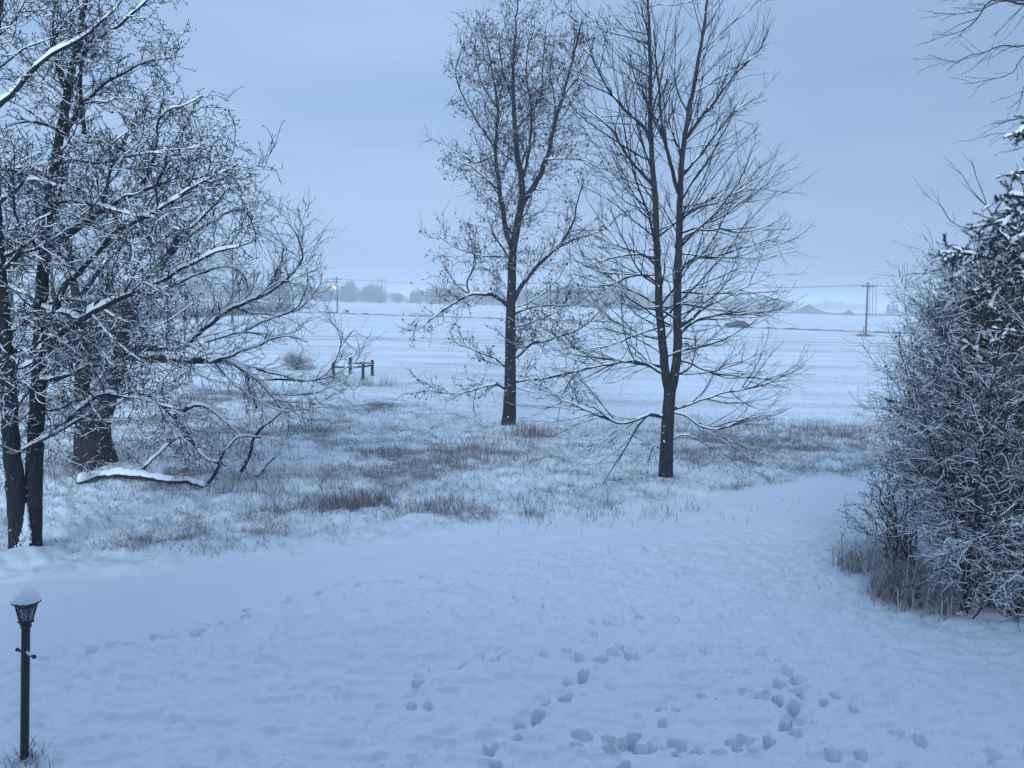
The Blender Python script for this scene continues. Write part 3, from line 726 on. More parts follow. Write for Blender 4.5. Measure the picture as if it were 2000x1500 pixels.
# ================================================================== willow behind it
base = gpz(185, 897); YW = base[1]
tr = thing("old_willow", base, "old thick-trunked willow with long arching branches, left of the field", "tree")
s0 = flare(*limb([(186, 915), (186, 880), (184, 840), (183, 800)], YW, 0, 0, .53, .42, 10, 0.03), 0.3, 0.5)
sA = limb([(172, 815), (160, 770), (162, 720), (168, 660), (150, 590), (140, 520), (130, 450)], YW, 0, .8, .24, .06, 30, 0.02)
sB = limb([(200, 815), (215, 770), (228, 720), (242, 650), (262, 590), (300, 540), (340, 480), (360, 430)], YW, 0, -.6, .25, .05, 34, 0.02)
G = [
 limb([(238, 690), (290, 700), (340, 702), (400, 705), (450, 705), (490, 733), (525, 765), (550, 797)], YW, -.2, -.8, .14, .03),
 limb([(450, 705), (480, 730), (488, 765), (500, 798)], YW, -.5, -.2, .06, .03),
 limb([(212, 775), (260, 765), (300, 776), (340, 812), (368, 850), (400, 894), (440, 910)], YW, 0, -1.0, .12, .03),
 limb([(340, 810), (390, 790), (430, 815), (470, 850), (500, 890)], YW, -.5, -1.2, .06, .015),
 limb([(410, 708), (460, 690), (510, 672), (560, 655), (600, 668)], YW, -.6, -1.3, .05, .012),
 limb([(240, 680), (310, 680), (360, 672), (400, 640), (440, 610), (480, 590), (520, 575), (560, 545), (590, 505), (583, 465), (565, 440), (535, 432)], YW, -.3, .9, .11, .006),
 limb([(510, 578), (540, 535), (552, 500), (552, 475), (540, 450), (525, 435)], YW, .4, .2, .03, .005),
 limb([(460, 600), (500, 612), (550, 615), (590, 600), (615, 570), (628, 545), (618, 520)], YW, .4, 1.1, .04, .005),
 limb([(480, 645), (540, 618), (580, 600), (600, 560), (600, 520)], YW, -.2, -.9, .035, .005),
 limb([(400, 668), (470, 650), (540, 655), (585, 645), (592, 635), (578, 615)], YW, -.4, -.4, .035, .004),
 limb([(500, 720), (560, 737), (600, 743), (640, 728), (660, 695), (667, 660), (655, 635), (635, 623), (612, 638)], YW, -.6, -1.1, .035, .004),
 limb([(520, 742), (570, 742), (640, 738), (685, 712), (702, 690), (697, 660), (692, 643)], YW, -.6, .2, .032, .004),
 limb([(530, 770), (580, 770), (620, 765), (650, 755), (680, 740), (683, 700)], YW, -.7, -1.6, .026, .004),
 limb([(540, 780), (580, 785), (620, 788), (650, 770), (668, 750)], YW, -.8, -.2, .024, .004),
 limb([(300, 540), (360, 470), (420, 430), (470, 410), (495, 440), (500, 500)], YW, -.4, .8, .07, .006),
 limb([(340, 480), (400, 420), (450, 370), (480, 400), (490, 450)], YW, -.5, -1.5, .05, .006),
 limb([(150, 590), (200, 520), (260, 460), (310, 430)], YW, .6, 1.5, .08, .010),
 limb([(165, 690), (120, 640), (70, 590), (20, 560), (-30, 550)], YW, .3, 1.0, .12, .03),
 limb([(262, 590), (330, 560), (400, 530), (450, 520), (480, 545), (490, 600)], YW, -.5, 1.2, .06, .006),
 limb([(420, 710), (470, 760), (540, 800), (600, 800), (640, 790)], YW, -.6, -1.6, .03, .004),
]
# the broken limbs that reach the ground
G2 = [
 limb([(366, 850), (340, 858), (310, 885), (280, 918)], YW, -.8, -1.6, .035, .045),
 limb([(510, 855), (470, 853), (440, 880), (425, 915), (408, 945)], YW, -1.2, -1.9, .03, .05),
 limb([(560, 795), (535, 815), (500, 850), (488, 890), (470, 922)], YW, -.9, -1.5, .03, .05),
]
AUX = grow(G[:1] + G[2:3] + G[5:6] + [sA, sB], 0.17, 0.15, 0.95, 0.8, lambda z, t_, L: 1.15 + 0 * z, 12, 0.13, (0.0, 0, -0.03), 0.4, 0.010, 0.006, bias=(0.05, 0, 0.1))
l1 = grow(G + AUX + G2, 0.17, 0.15, 0.86, 0.6, lambda z, t_, L: 0.36 + 0.11 * L * (1 - 0.6 * t_), 10, 0.17, (0.0, 0, 0.02), 0.6, 0.009, 0.006, 0.0075)
l2 = grow(l1, 0.14, 0.15, 1.0, 0.65, lambda z, t_, L: 0.22 + 0.24 * L, 6, 0.2, (0.02, 0, 0.02), 0.7, 0.008, 0.0045, 0.006)
b = MB(); put(b, [s0], 18); put(b, [sA, sB], 14); b.build("trunk", M_bark_old, tr, base)
b = MB(); put(b, G, 8); put(b, G2, 8); put(b, AUX, 6); put(b, l1, 4); put(b, l2, 3); b.build("branches", M_twig, tr, base)
b = MB(); put_snow(b, G, 0.06, 3, 0.85); put_snow(b, G2, 0.05, 9, 0.8); put_snow(b, AUX, 0.035, 30, 0.8); put_snow(b, l1, 0.018, 60, 0.6); put_snow(b, l2, 0.010, 90, 0.4)
b.build("snow", M_snow, tr, base)

# fallen log with snow, small broken log, under the willow
def log(name, pts, r, label, snow_t):
    P, R = pts_world(pts, r)
    o = thing(name, P[0, 0], label, "log")
    b_ = MB(); b_.tubes(P, R, 12); b_.build("log", M_bark_old, o, P[0, 0])
    b_ = MB(); b_.snow(P, R * 1.05, snow_t, 4, 0.85, 0.30); b_.build("snow", M_snow, o, P[0, 0])
def pts_world(pts, r):
    W = np.array([gpz(px, py) + np.array([0, 0, r * 0.75 + dz_]) for px, py, dz_ in pts])
    p = smooth_path(W, 36)
    p[:, 2] += 0.015 * rng.standard_normal(36)
    R = r * (1 - 0.45 * np.linspace(0, 1, 36)) * (1 + 0.06 * rng.standard_normal(36))
    R[0] = R[-1] = 0.01
    return p[None], R[None]
log("fallen_log", [(150, 942, 0), (200, 938, .02), (270, 938, .05), (330, 945, .04), (375, 952, 0), (400, 955, -.05)], 0.125, "long fallen log under thick snow at the foot of the willow", 0.11)
log("broken_log", [(500, 928, 0), (520, 918, .15), (538, 910, .35)], 0.09, "short broken log propped up at a slant in the weeds", 0.06)

# ================================================================== shrubs and spruce at the right edge
def shrub(name, label, stems, Y, n1, n2, sp1, sp2, len1, len2, snow, mat, cat="shrub", cover=0.7, wig=0.16, trop=(0, 0, .05), leafn=0, sides=5):
    base_ = np.array([stems[0][0][0, 0, 0], stems[0][0][0, 0, 1], 0.0]); base_[2] = gz(base_[0], base_[1])
    o = thing(name, base_, label, cat)
    a1 = grow(stems, sp1, 0.12, 0.98, 0.7, len1, 8, wig, trop, 0.6, 0.009, 0.0035, 0.0045)
    a2 = grow(a1, sp2, 0.10, 1.0, 0.75, len2, 5, wig * 1.4, trop, 0.7, 0.009, 0.003, 0.004)
    b_ = MB(); put(b_, stems, 6); b_.build("stems", M_bark_clean, o, base_)
    b_ = MB(); put(b_, a1, sides); put(b_, a2, 3); b_.build("branches", mat, o, base_)
    b_ = MB(); put_snow(b_, stems, snow * 1.6, 1, cover); put_snow(b_, a1, snow, 31, cover); put_snow(b_, a2, snow * 0.7, 61, cover * .85); b_.build("snow", M_snow, o, base_)
    return o, a1, a2, base_

def fan(n, bx, by, tips, Y, dsp, r0, arch):
    """n stems from the foot zone (bx, by ranges in photo px) to tips"""
    st = []
    for k in range(n):
        d = rng.uniform(*dsp)
        x0 = rng.uniform(*bx); y0 = rng.uniform(*by)
        p0 = gpz(x0, y0); p0[2] -= 0.05
        tx, ty = tips[rng.integers(len(tips))]
        tx += rng.uniform(-45, 45); ty += rng.uniform(-45, 45)
        p3 = at(tx, ty, p0[1] + d)
        up_ = np.array([0, 0, 1.0]) * np.linalg.norm(p3 - p0) * arch
        p1 = p0 * 0.67 + p3 * 0.33 + up_ * rng.uniform(0.5, 1.2); p2 = p0 * 0.3 + p3 * 0.7 + up_ * rng.uniform(0.4, 1.0)
        q_ = smooth_path([p0, p1, p2, p3], 22)
        q_[1:] += 0.02 * rng.standard_normal((21, 3))
        rr_ = r0 * rng.uniform(0.6, 1.2)
        st.append((q_[None], (rr_ * (1 - np.linspace(0, 1, 22)) + 0.005)[None]))
    return st

# large thicket
tips = [(1900, 530), (1870, 600), (1825, 670), (1800, 710), (1780, 770), (1755, 820), (1790, 720), (1830, 700), (1880, 640), (1930, 600), (1960, 560), (1990, 640), (1850, 780), (1800, 860), (1780, 920), (1900, 760), (1960, 720), (2020, 700), (1840, 900), (1920, 850), (2000, 820), (1880, 980), (1950, 940), (2040, 900), (2080, 800)]
stems = fan(110, (1880, 2120), (1085, 1185), tips, 13, (-1.2, 1.6), 0.020, 0.10)
stems += [limb(p, 14.0, d0, d1, r, .006) for p, d0, d1, r in [
 ([(1990, 1010), (1935, 940), (1890, 915), (1850, 870), (1800, 835), (1750, 800), (1735, 780)], 0, -.4, .03),
 ([(1990, 960), (1930, 930), (1880, 915), (1820, 925), (1770, 920), (1745, 918)], .1, -.7, .028),
 ([(1985, 1000), (1920, 880), (1870, 800), (1820, 740), (1780, 700), (1740, 690)], 0, .5, .028),
 ([(2010, 900), (1950, 860), (1900, 770), (1870, 690), (1840, 640), (1800, 600), (1770, 575)], 0, .8, .026),
 ([(1960, 1130), (1900, 1090), (1850, 1040), (1800, 1020), (1760, 1010)], -.5, -1.0, .024),
 ([(2000, 1120), (1940, 1130), (1880, 1130), (1830, 1110)], -.8, -1.4, .03)]]
sh, a1, a2, sb = shrub("thicket_bush", "big tangled bush of snow-dusted bare stems filling the right edge", stems, 14, 0, 0, 0.13, 0.075,
   lambda z, t_, L: 0.35 + 0.14 * L * (1 - .4 * t_), lambda z, t_, L: 0.14 + 0.20 * L, 0.017, M_twig_mid, "bush", 0.55)
b = MB(); b3 = [limb([(1790, 830), (1760, 798), (1735, 795), (1712, 803)], 13.6, 0, -.2, .008, .003), limb([(1800, 850), (1770, 830), (1735, 830)], 13.8, 0, 0.2, .008, .003), limb([(1780, 800), (1750, 785), (1732, 775)], 13.7, 0, 0.2, .008, .003)]
leaves(b, b3, 16, 0.07, 1.2, 0.1, 0.02); leaves(b, a2[:1], 0.05, 0.06, 1.0)
b.build("leaves", M_leaf, sh, sb)
# small bush in front of it, at the drive
tips = [(1690, 930), (1670, 980), (1665, 1010), (1700, 960), (1720, 920), (1740, 900), (1760, 880), (1685, 1040), (1720, 980), (1755, 950)]
stems = fan(24, (1735, 1800), (1100, 1150), tips, 14, (-0.5, 0.5), 0.012, 0.12)
shrub("upright_bush", "small bare bush with upturned twigs between the drive and the big thicket", stems, 14, 0, 0, 0.10, 0.08, lambda z, t_, L: 0.30 + 0 * z, lambda z, t_, L: 0.12 + 0 * z, 0.012, M_twig, "bush", 0.5)
# low brush pile at the foot of the thicket
tips = [(1860, 1090), (1900, 1060), (1950, 1050), (2000, 1040), (1870, 1140), (1920, 1120), (1980, 1110), (2030, 1090), (1960, 1160), (2010, 1170), (2050, 1180)]
stems = fan(80, (1880, 2070), (1130, 1205), tips, 13, (-0.9, 0.3), 0.012, 0.35)
shrub("low_brush", "low snow-covered brush sprawling on the lawn under the big thicket", stems, 13, 0, 0, 0.09, 0.07, lambda z, t_, L: 0.28 + 0 * z, lambda z, t_, L: 0.12 + 0 * z, 0.026, M_twig_tan, "bush", 0.95, 0.25, (0, 0, -.05))

# clump of dead grass at its left foot
def blades(P, h, wd, lean, n=5, droop=0.5, seed=0):
    """curved tapering blades: returns verts, quads"""
    N_ = len(P); r_ = np.random.default_rng(seed)
    az = r_.uniform(0, 2 * np.pi, N_)
    dv = np.stack([np.cos(az), np.sin(az), 0 * az], 1)
    sdv = np.stack([-np.sin(az), np.cos(az), 0 * az], 1)
    tt = np.linspace(0, 1, n)
    ln = lean * r_.uniform(0.1, 1.2, N_)
    dr = droop * r_.uniform(0, 1, N_)
    c_ = P[:, None] + dv[:, None] * (ln[:, None] * tt ** 1.6 * h[:, None])[..., None] + np.array([0, 0, 1.0]) * (h[:, None] * (tt - dr[:, None] * 0.55 * tt ** 3))[..., None]
    ww = (wd[:, None] * (1 - 0.85 * tt))[..., None] * 0.5
    V_ = np.stack([c_ - sdv[:, None] * ww, c_ + sdv[:, None] * ww], 2)
    i_ = np.arange(N_ * n * 2).reshape(N_, n, 2)
    q_ = np.stack([i_[:, :-1, 0], i_[:, :-1, 1], i_[:, 1:, 1], i_[:, 1:, 0]], -1).reshape(-1, 4)
    return V_.reshape(-1, 3), q_
def clump(name, label, pts, spread, n, h, wd, mats, split, droop=0.9, lean=0.8, cat="grass clump"):
    cs = np.array([gpz(*p) for p in pts])
    k = rng.integers(0, len(cs), n)
    xy = cs[k, :2] + spread * rng.standard_normal((n, 2))
    P_ = np.stack([xy[:, 0], xy[:, 1], height(xy[:, 0], xy[:, 1]) - 0.02], 1)
    V_, q_ = blades(P_, h * rng.uniform(0.5, 1.2, n), wd * rng.uniform(0.6, 1.4, n), lean, 6, droop, 7)
    mi = np.repeat(rng.choice(len(mats), n, p=split), 5)
    o = mesh_obj(name, V_ - cs[0], q_, None, mats, None, True, mi)
    o.location = tuple(cs[0]); tag(o, label, cat)
    return o
clump("grass_clump", "drooping clump of frosted dead grass at the left foot of the thicket", [(1725, 1150), (1750, 1165), (1770, 1150), (1690, 1125), (1740, 1130), (1790, 1155), (1660, 1110), (1810, 1165), (1720, 1110), (1760, 1120), (1840, 1170)], 0.17, 1900, 0.85, 0.015, [M_weed, M_straw, M_frost], [.14, .36, .50], 1.5, 1.3)
clump("grass_tuft", "wisp of dead grass at the base of the lamp post", [(40, 1484), (60, 1482)], 0.10, 150, 0.16, 0.008, [M_weed, M_straw, M_frost], [.4, .4, .2], 1.0, 1.2)
clump("grass_tuft", "stiff dark tuft of weeds just right of the leafy tree trunk", [(1030, 850), (1050, 852)], 0.45, 420, 0.62, 0.018, [M_weed, M_straw, M_frost], [.5, .25, .25], 0.5, 0.8)

# spruce
base = gp(2075, 1150); base[2] = gz(base[0], base[1]) - 0.05; YS = base[1]
tr = thing("spruce", base, "dark spruce with snow-laden drooping boughs at the right edge", "tree")
ZT = 10.2
tk = np.stack([np.full(20, base[0]), np.full(20, base[1]), np.linspace(base[2], ZT, 20)], 1)[None]
b = MB(); b.tubes(tk, np.linspace(.20, .015, 20)[None], 10); b.build("trunk", M_bark, tr, base)
boughs = []
z = 0.9
while z < ZT - 0.3:
    R_ = min(2.7, 0.62 * (ZT - z) + 0.15)
    for a in rng.uniform(0, 2 * np.pi, 4 if z > 4 else 5):
        ln = R_ * rng.uniform(0.75, 1.12)
        tt = np.linspace(0, 1, 12)
        rr = ln * tt; dz_ = ln * (0.22 * tt - 0.62 * tt ** 2 + 0.28 * tt ** 3)
        p = np.stack([base[0] + rr * np.cos(a), base[1] + rr * np.sin(a), z + dz_], 1) + 0.015 * rng.standard_normal((12, 3))
        boughs.append((p[None], np.linspace(0.026, 0.005, 12)[None]))
    z += rng.uniform(0.22, 0.34)
for pth, d in [
 ([(2075, 520), (2000, 520), (1930, 505), (1880, 492), (1834, 497)], -.9), ([(2075, 540), (1990, 535), (1920, 530), (1870, 535), (1850, 560)], -.5),
 ([(2075, 590), (2000, 570), (1960, 560), (1940, 580), (1930, 610)], -1.2), ([(2075, 610), (1980, 590), (1900, 585), (1860, 590), (1842, 608)], -.3),
 ([(2075, 470), (2010, 460), (1980, 470), (1960, 490)], -1.0), ([(2075, 400), (2020, 390), (1975, 382), (1945, 392)], -.4), ([(2075, 420), (2010, 415), (1970, 430), (1950, 455)], -.8),
 ([(2075, 350), (2020, 338), (1990, 335), (1968, 342)], -.3), ([(2075, 290), (2030, 270), (2000, 268), (1984, 275)], -.2), ([(2075, 250), (2030, 240), (2005, 245), (1990, 262)], -.5),
 ([(2075, 680), (1990, 640), (1950, 640), (1920, 655), (1905, 690)], -1.2), ([(2075, 720), (1990, 690), (1930, 690), (1890, 710)], -.8), ([(2075, 800), (1990, 770), (1940, 780), (1920, 800)], -1.1), ([(2075, 640), (2000, 610), (1975, 625), (1965, 655)], -1.6)]:
    boughs.append(limb(pth, YS, 0, d, .028, .006, 12, .01))
side = grow(boughs, 0.075, 0.18, 1.0, 0.85, lambda z_, t_, L: 0.62 * (1.05 - 0.65 * t_) * np.clip(L / 2, .4, 1), 6, 0.10, (0, 0, -0.16), 0.6, 0.006, 0.003, 0.004, ang_j=.15)
b = MB(); put(b, boughs, 6); put(b, side, 3); b.build("branches", M_twig, tr, base)
def needles(mb, groups, dens, ln):
    for P, R in groups:
        Bn, n, _ = P.shape
        L = np.linalg.norm(np.diff(P, axis=1), axis=2).sum(1)
        cnt = np.floor(L * dens + rng.random(Bn)).astype(int); bi = np.repeat(np.arange(Bn), cnt)
        u = rng.random(len(bi)) * (n - 1); i = np.minimum(u.astype(int), n - 2); f = (u - i)[:, None]
        c_ = P[bi, i] * (1 - f) + P[bi, i + 1] * f
        T = P[bi, i + 1] - P[bi, i]; T /= np.linalg.norm(T, axis=1, keepdims=True) + 1e-9
        d_ = rng.standard_normal(T.shape); d_ -= (d_ * T).sum(1, keepdims=True) * T; d_ /= np.linalg.norm(d_, axis=1, keepdims=True) + 1e-9
        dd = d_ * 0.85 + T * 0.6; s_ = np.cross(dd, T); s_ /= np.linalg.norm(s_, axis=1, keepdims=True) + 1e-9
        l_ = (ln * rng.uniform(.7, 1.2, len(bi)))[:, None]
        V_ = np.stack([c_ - s_ * .006, c_ + s_ * .006, c_ + dd * l_], 1)
        mb.add(V_.reshape(-1, 3), None, np.arange(len(bi) * 3).reshape(-1, 3))
b = MB(); needles(b, side, 300, 0.065); needles(b, boughs, 220, 0.065); b.build("needles", M_needle, tr, base)
b = MB()
big = [(P, np.full_like(R, 0.030) * np.linspace(0.9, 0.8, R.shape[1])) for P, R in side]
put_snow(b, big, 0.055, 5, 0.18)
put_snow(b, [(P, R * 0 + 0.040) for P, R in boughs], 0.065, 8, 0.45); b.build("snow", M_snow, tr, base)

# bare tree behind the spruce and the tree whose twigs hang in from the top right corner
base = gpz(2060, 1045); YB = base[1]
tr = thing("slender_tree", base, "slender bare tree whose thin whips rise behind the spruce boughs", "tree")
s0 = limb([(2060, 1060), (2055, 900), (2050, 750), (2040, 620), (2030, 520)], YB, 0, 0, .09, .05)
G = [limb(p, YB, 0, d, r, .004) for p, d, r in [
 ([(2040, 620), (2000, 490), (1940, 468), (1880, 440), (1856, 430), (1830, 396), (1800, 374)], -.3, .035),
 ([(1970, 480), (1955, 445), (1928, 405), (1905, 375), (1880, 345), (1856, 318)], .2, .018),
 ([(1928, 405), (1918, 375), (1908, 345), (1898, 312)], .1, .010),
 ([(2050, 700), (1980, 610), (1900, 560), (1850, 520), (1810, 495), (1780, 480)], .4, .025),
 ([(2050, 760), (1960, 680), (1880, 600), (1830, 560), (1800, 548)], -.4, .022),
 ([(2030, 520), (2020, 440), (2000, 380), (1985, 320)], .3, .03)]]
l1 = grow(G, 0.30, 0.2, 0.98, 0.45, lambda z, t_, L: 0.5 + 0 * z, 7, 0.06, (0, 0, 0.08), 0.6, 0.007, 0.003, 0.0045)
b = MB(); put(b, [s0], 10); b.build("trunk", M_bark, tr, base)
b = MB(); put(b, G, 6); put(b, l1, 4); b.build("branches", M_twig_tan, tr, base)
b = MB(); put_snow(b, G, 0.015, 2, 0.6); b.build("snow", M_snow, tr, base)

base = gpz(2330, 1130); YT = base[1]
tr = thing("overhanging_tree", base, "bare tree whose drooping twig ends hang into the top right corner", "tree")
s0 = limb([(2330, 1150), (2325, 900), (2320, 600), (2310, 300), (2290, 50), (2260, -250)], YT, 0, 0, .17, .06)
G = [limb(p, YT, 0, d, r, .003) for p, d, r in [
 ([(2305, 200), (2180, 40), (2080, -10), (2000, 5), (1940, 0), (1910, 32), (1885, 55), (1850, 70), (1820, 71)], -.5, .05),
 ([(2080, -10), (2030, 60), (2000, 88), (1950, 92), (1905, 106), (1870, 119), (1835, 119), (1812, 108)], -.6, .018),
 ([(2100, 0), (2020, 0), (1950, 4), (1900, 22), (1862, 24), (1822, 26)], .2, .018),
 ([(2120, 20), (2050, 70), (2000, 108), (1985, 138), (1960, 149), (1920, 160), (1884, 164)], .3, .018),
 ([(2150, 60), (2060, 120), (2005, 160), (1994, 195), (1965, 214)], -.2, .015),
 ([(2308, 330), (2150, 230), (2060, 225), (1990, 232), (1950, 243), (1935, 245)], .3, .03),
 ([(2150, 232), (2050, 240), (1985, 258), (1950, 262), (1912, 270)], .5, .015),
 ([(2100, -15), (2030, -40), (1960, -20), (1900, -15), (1855, 7)], .6, .02),
 ([(2290, 50), (2150, -60), (2050, -40), (1990, 20), (1950, 60), (1940, 70)], .8, .03),
 ([(2308, 420), (2150, 300), (2050, 270), (1990, 290), (1960, 300)], -.3, .025)]]
l1 = grow(G, 0.16, 0.35, 0.95, 0.6, lambda z, t_, L: 0.30 + 0.05 * L, 7, 0.10, (-.06, 0, -0.02), 0.6, 0.007, 0.0025, 0.0035)
l2 = grow(G + l1, 0.10, 0.3, 1.0, 1.1, 0.05, 3, 0.1, (0, 0, 0.1), 0.6, 0.02, 0.002, 0.003)
b = MB(); put(b, [s0], 10); b.build("trunk", M_bark, tr, base)
b = MB(); put(b, G, 6); put(b, l1, 4); put(b, l2, 3); b.build("branches", M_twig, tr, base)

# ================================================================== background trees, left
def bare_tree_parts(H, spread, seed_levels, r0):
    """generic bare tree at the origin: trunk and branches mesh builders"""
    tk_ = np.stack([0.15 * np.cumsum(rng.standard_normal(10)) * 0.3, 0.15 * np.cumsum(rng.standard_normal(10)) * 0.3, np.linspace(-0.2, H * 0.8, 10)], 1)[None]
    tr_ = np.linspace(r0, r0 * 0.25, 10)[None]
    g1 = grow([(tk_, tr_)], H * 0.030, 0.16, 1.0, lambda z, t_, L: np.interp(t_, [0.1, 1], [1.05, 0.45]), lambda z, t_, L: spread * np.interp(t_, [.15, .4, .75, 1], [.8, 1.0, .75, .45]), 9, 0.13, (0, 0, 0.09), .5, .016, .012)
    g2 = grow(g1, spread * 0.085, 0.15, 1.0, 0.7, lambda z, t_, L: 0.42 * L * (1.1 - .6 * t_), 6, 0.15, (0, 0, .07), .6, .012, .012, .02)
    g3 = grow(g2, spread * 0.06, 0.1, 1.0, 0.7, lambda z, t_, L: 0.42 * L, 4, 0.2, (0, 0, .06), .7, .012, .012, .018)
    a = MB(); put(a, [(tk_, tr_)], 8)
    c_ = MB(); put(c_, g1, 5); put(c_, g2, 3); put(c_, g3, 3)
    s_ = MB(); put_snow(s_, g1, 0.06, 3, .5); put_snow(s_, g2, 0.03, 9, .45)
    return a, c_, s_
def far_tree(name, px, py, H, spread, label, r0=0.25, group=None):
    p = gp(px, py); p[2] = gz(p[0], p[1])
    o = thing(name, p, label, "tree", group)
    a, c_, s_ = bare_tree_parts(H, spread, 0, r0)
    a.build("trunk", M_farwood, o); c_.build("branches", M_farwood, o); s_.build("snow", M_snow, o)
    return o
far_tree("background_tree", 455, 632, 17, 6.0, "rounded bare tree standing beyond the willow, its crown above the wood line")
far_tree("background_tree", 330, 642, 16, 5.5, "broad bare tree partly hidden behind the willow's upper limbs")
far_tree("background_tree", 215, 650, 16, 5.0, "bare tree glimpsed right of the double trunk tree's stem, far back")
far_tree("background_tree", 110, 655, 17, 5.2, "bare background tree seen between the two stems of the double trunk tree")
far_tree("background_tree", 25, 660, 17, 5.0, "bare background tree at the far left edge behind the dark stem")
far_tree("background_tree", 545, 622, 10, 4.4, "low bare tree at the end of the line, behind the willow's curling tips")
# brushy hedge under them
def hedge(name, pts, n, h, sp, label):
    cs = smooth_path([gp(*q_) for q_ in pts], 60)
    k = rng.integers(0, 60, n)
    P_ = cs[k] + np.stack([sp * rng.standard_normal(n), sp * rng.standard_normal(n), 0 * k], 1)
    P_[:, 2] = height(P_[:, 0], P_[:, 1]) - 0.05
    V_, q_ = blades(P_, h * rng.uniform(.4, 1.15, n), np.full(n, .05), .5, 4, .2, 3)
    o = mesh_obj(name, V_, q_, None, [M_farwood]); o["kind"] = "stuff"
    return o
hedge("brush", [(-100, 640), (150, 632), (330, 622), (470, 614), (560, 608)], 5200, 3.4, 2.2, "")

# round bush by the fence
base = gpz(580, 722)
st = []
for k in range(70):
    a = rng.uniform(0, 2 * np.pi); e = rng.uniform(0.25, 1.45); ln = rng.uniform(1.0, 1.65)
    d = np.array([math.cos(a) * math.cos(e), math.sin(a) * math.cos(e), math.sin(e)])
    tt = np.linspace(0, 1, 9)[:, None]
    p = base + d * ln * tt + np.array([0, 0, -.25]) * tt ** 2 + 0.03 * rng.standard_normal((9, 3)) * tt
    st.append((p[None], np.linspace(.016, .006, 9)[None]))
shrub("round_bush", "dense rounded dark bush in the field left of the wooden rail pen", st, 48, 0, 0, 0.12, 0.11, lambda z, t_, L: 0.42 + 0 * z, lambda z, t_, L: 0.2 + 0 * z, 0.012, M_farwood, "bush", 0.35)

# brush at willow foot
def brush(name, pts, n, h, sp, label, cat="brush"):
    st_ = []
    cs = np.array([gpz(*q_) for q_ in pts])
    for k in range(n):
        c_ = cs[rng.integers(len(cs))] + np.array([sp * rng.standard_normal(), sp * rng.standard_normal(), 0])
        c_[2] = gz(c_[0], c_[1]) - .05
        a = rng.uniform(0, 2 * np.pi); e = rng.uniform(0.5, 1.4); ln = h * rng.uniform(.6, 1.2)
        d = np.array([math.cos(a) * math.cos(e), math.sin(a) * math.cos(e), math.sin(e)])
        tt = np.linspace(0, 1, 8)[:, None]
        p = c_ + d * ln * tt + np.array([0, 0, -.3 * ln]) * tt ** 2
        st_.append((p[None], np.linspace(.009, .004, 8)[None]))
    shrub(name, label, st_, 24, 0, 0, 0.14, 0.10, lambda z, t_, L: 0.28 + 0 * z, lambda z, t_, L: 0.14 + 0 * z, 0.010, M_twig_tan, cat, 0.55)
brush("undergrowth", [(120, 905), (150, 890), (240, 895), (280, 885), (330, 895), (380, 885), (90, 915)], 130, 0.95, 0.45, "tangled brown undergrowth around the willow's thick trunk")
brush("bramble", [(430, 880), (470, 890), (400, 895), (520, 870), (550, 850)], 70, 0.7, 0.5, "thin frosted bramble patch under the willow's drooping right limbs")

# ================================================================== wooden rail pen
pts = {k: gpz(*v) for k, v in dict(a=(651, 739), b=(684, 731), c=(709, 742), d=(727, 734)).items()}
tops = dict(a=(652.5, 708), b=(683, 698), c=(708.5, 707), d=(726, 703))
fr = thing("rail_pen", pts['a'], "small dark wooden pen of four posts and rails in the snowy field", "fence")
O_ = pts['a']
topz = {}
for k in 'abcd':
    p = pts[k]; hgt = at(*tops[k], p[1])[2]
    topz[k] = hgt
    mb = MB(); seg_tube(mb, p - np.array([0, 0, .1]), [p[0], p[1], hgt], .105, .095, 10, 6)
    mb.lathe([[.095, 0], [.06, .02], [.001, .03]], [p[0], p[1], hgt], 10)
    o = mb.build("post", M_post, fr, O_)
    mb = MB(); mb.lathe([[.075, .0], [.06, .04], [.02, .06], [.001, .062]], [p[0], p[1], hgt + .02], 10); mb.build("snow", M_snow, o, O_)
def rail(k1, k2, f1, f2):
    a = pts[k1].copy(); c_ = pts[k2].copy()
    a[2] = pts[k1][2] + f1 * (topz[k1] - pts[k1][2]); c_[2] = pts[k2][2] + f2 * (topz[k2] - pts[k2][2])
    d_ = (c_ - a) / np.linalg.norm(c_ - a)
    mb = MB(); seg_tube(mb, a - d_ * .12, c_ + d_ * .12, .07, .06, 8, 6); o = mb.build("rail", M_post, fr, O_)
    t_ = np.linspace(0.03, .97, 12)[:, None]
    mb = MB(); mb.snow((a * (1 - t_) + c_ * t_)[None], np.full((1, 12), .05), .05, 3, 1.0); mb.build("snow", M_snow, o, O_)
rail('a', 'c', .70, .74); rail('b', 'd', .66, .80); rail('c', 'd', .72, .70)

# ================================================================== utility poles and wires
def pole(px, pyb, pxt, pyt, label, r=0.16):
    p = gp(px, pyb); p[2] = gz(p[0], p[1])
    top = at(pxt, pyt, p[1])
    o = thing("utility_pole", p, label, "utility pole")
    mb = MB(); seg_tube(mb, p - np.array([0, 0, .2]), top, r * 1.15, r * .8, 10, 8); mb.build("pole", M_pole, o, p)
    ca = top - np.array([0, 0, 0.85])
    mb = MB(); mb.box(ca + np.array([0, -.2, 0]), (2.5, .13, .16), 0.12); arm = mb.build("crossarm", M_pole, o, p, smooth=False)
    ends = []
    for s_ in (-1.1, -0.55, 1.1):
        e = ca + np.array([s_, -.2 + s_ * .12, .08]); ends.append(e + np.array([0, 0, .2]))
        mb = MB(); mb.lathe([[.03, 0], [.05, .08], [.06, .14], [.03, .2]], e, 8); mb.build("insulator", M_wire, arm, p)
    return o, p, top, ends
p1 = pole(659, 611.5, 658, 540, "dark utility pole carrying a lit orange lamp at the field's far edge, left", 0.17)
p2 = pole(1075, 628.5, 1076, 547, "thin utility pole seen between the leafy tree and the twin-stemmed tree", 0.13)
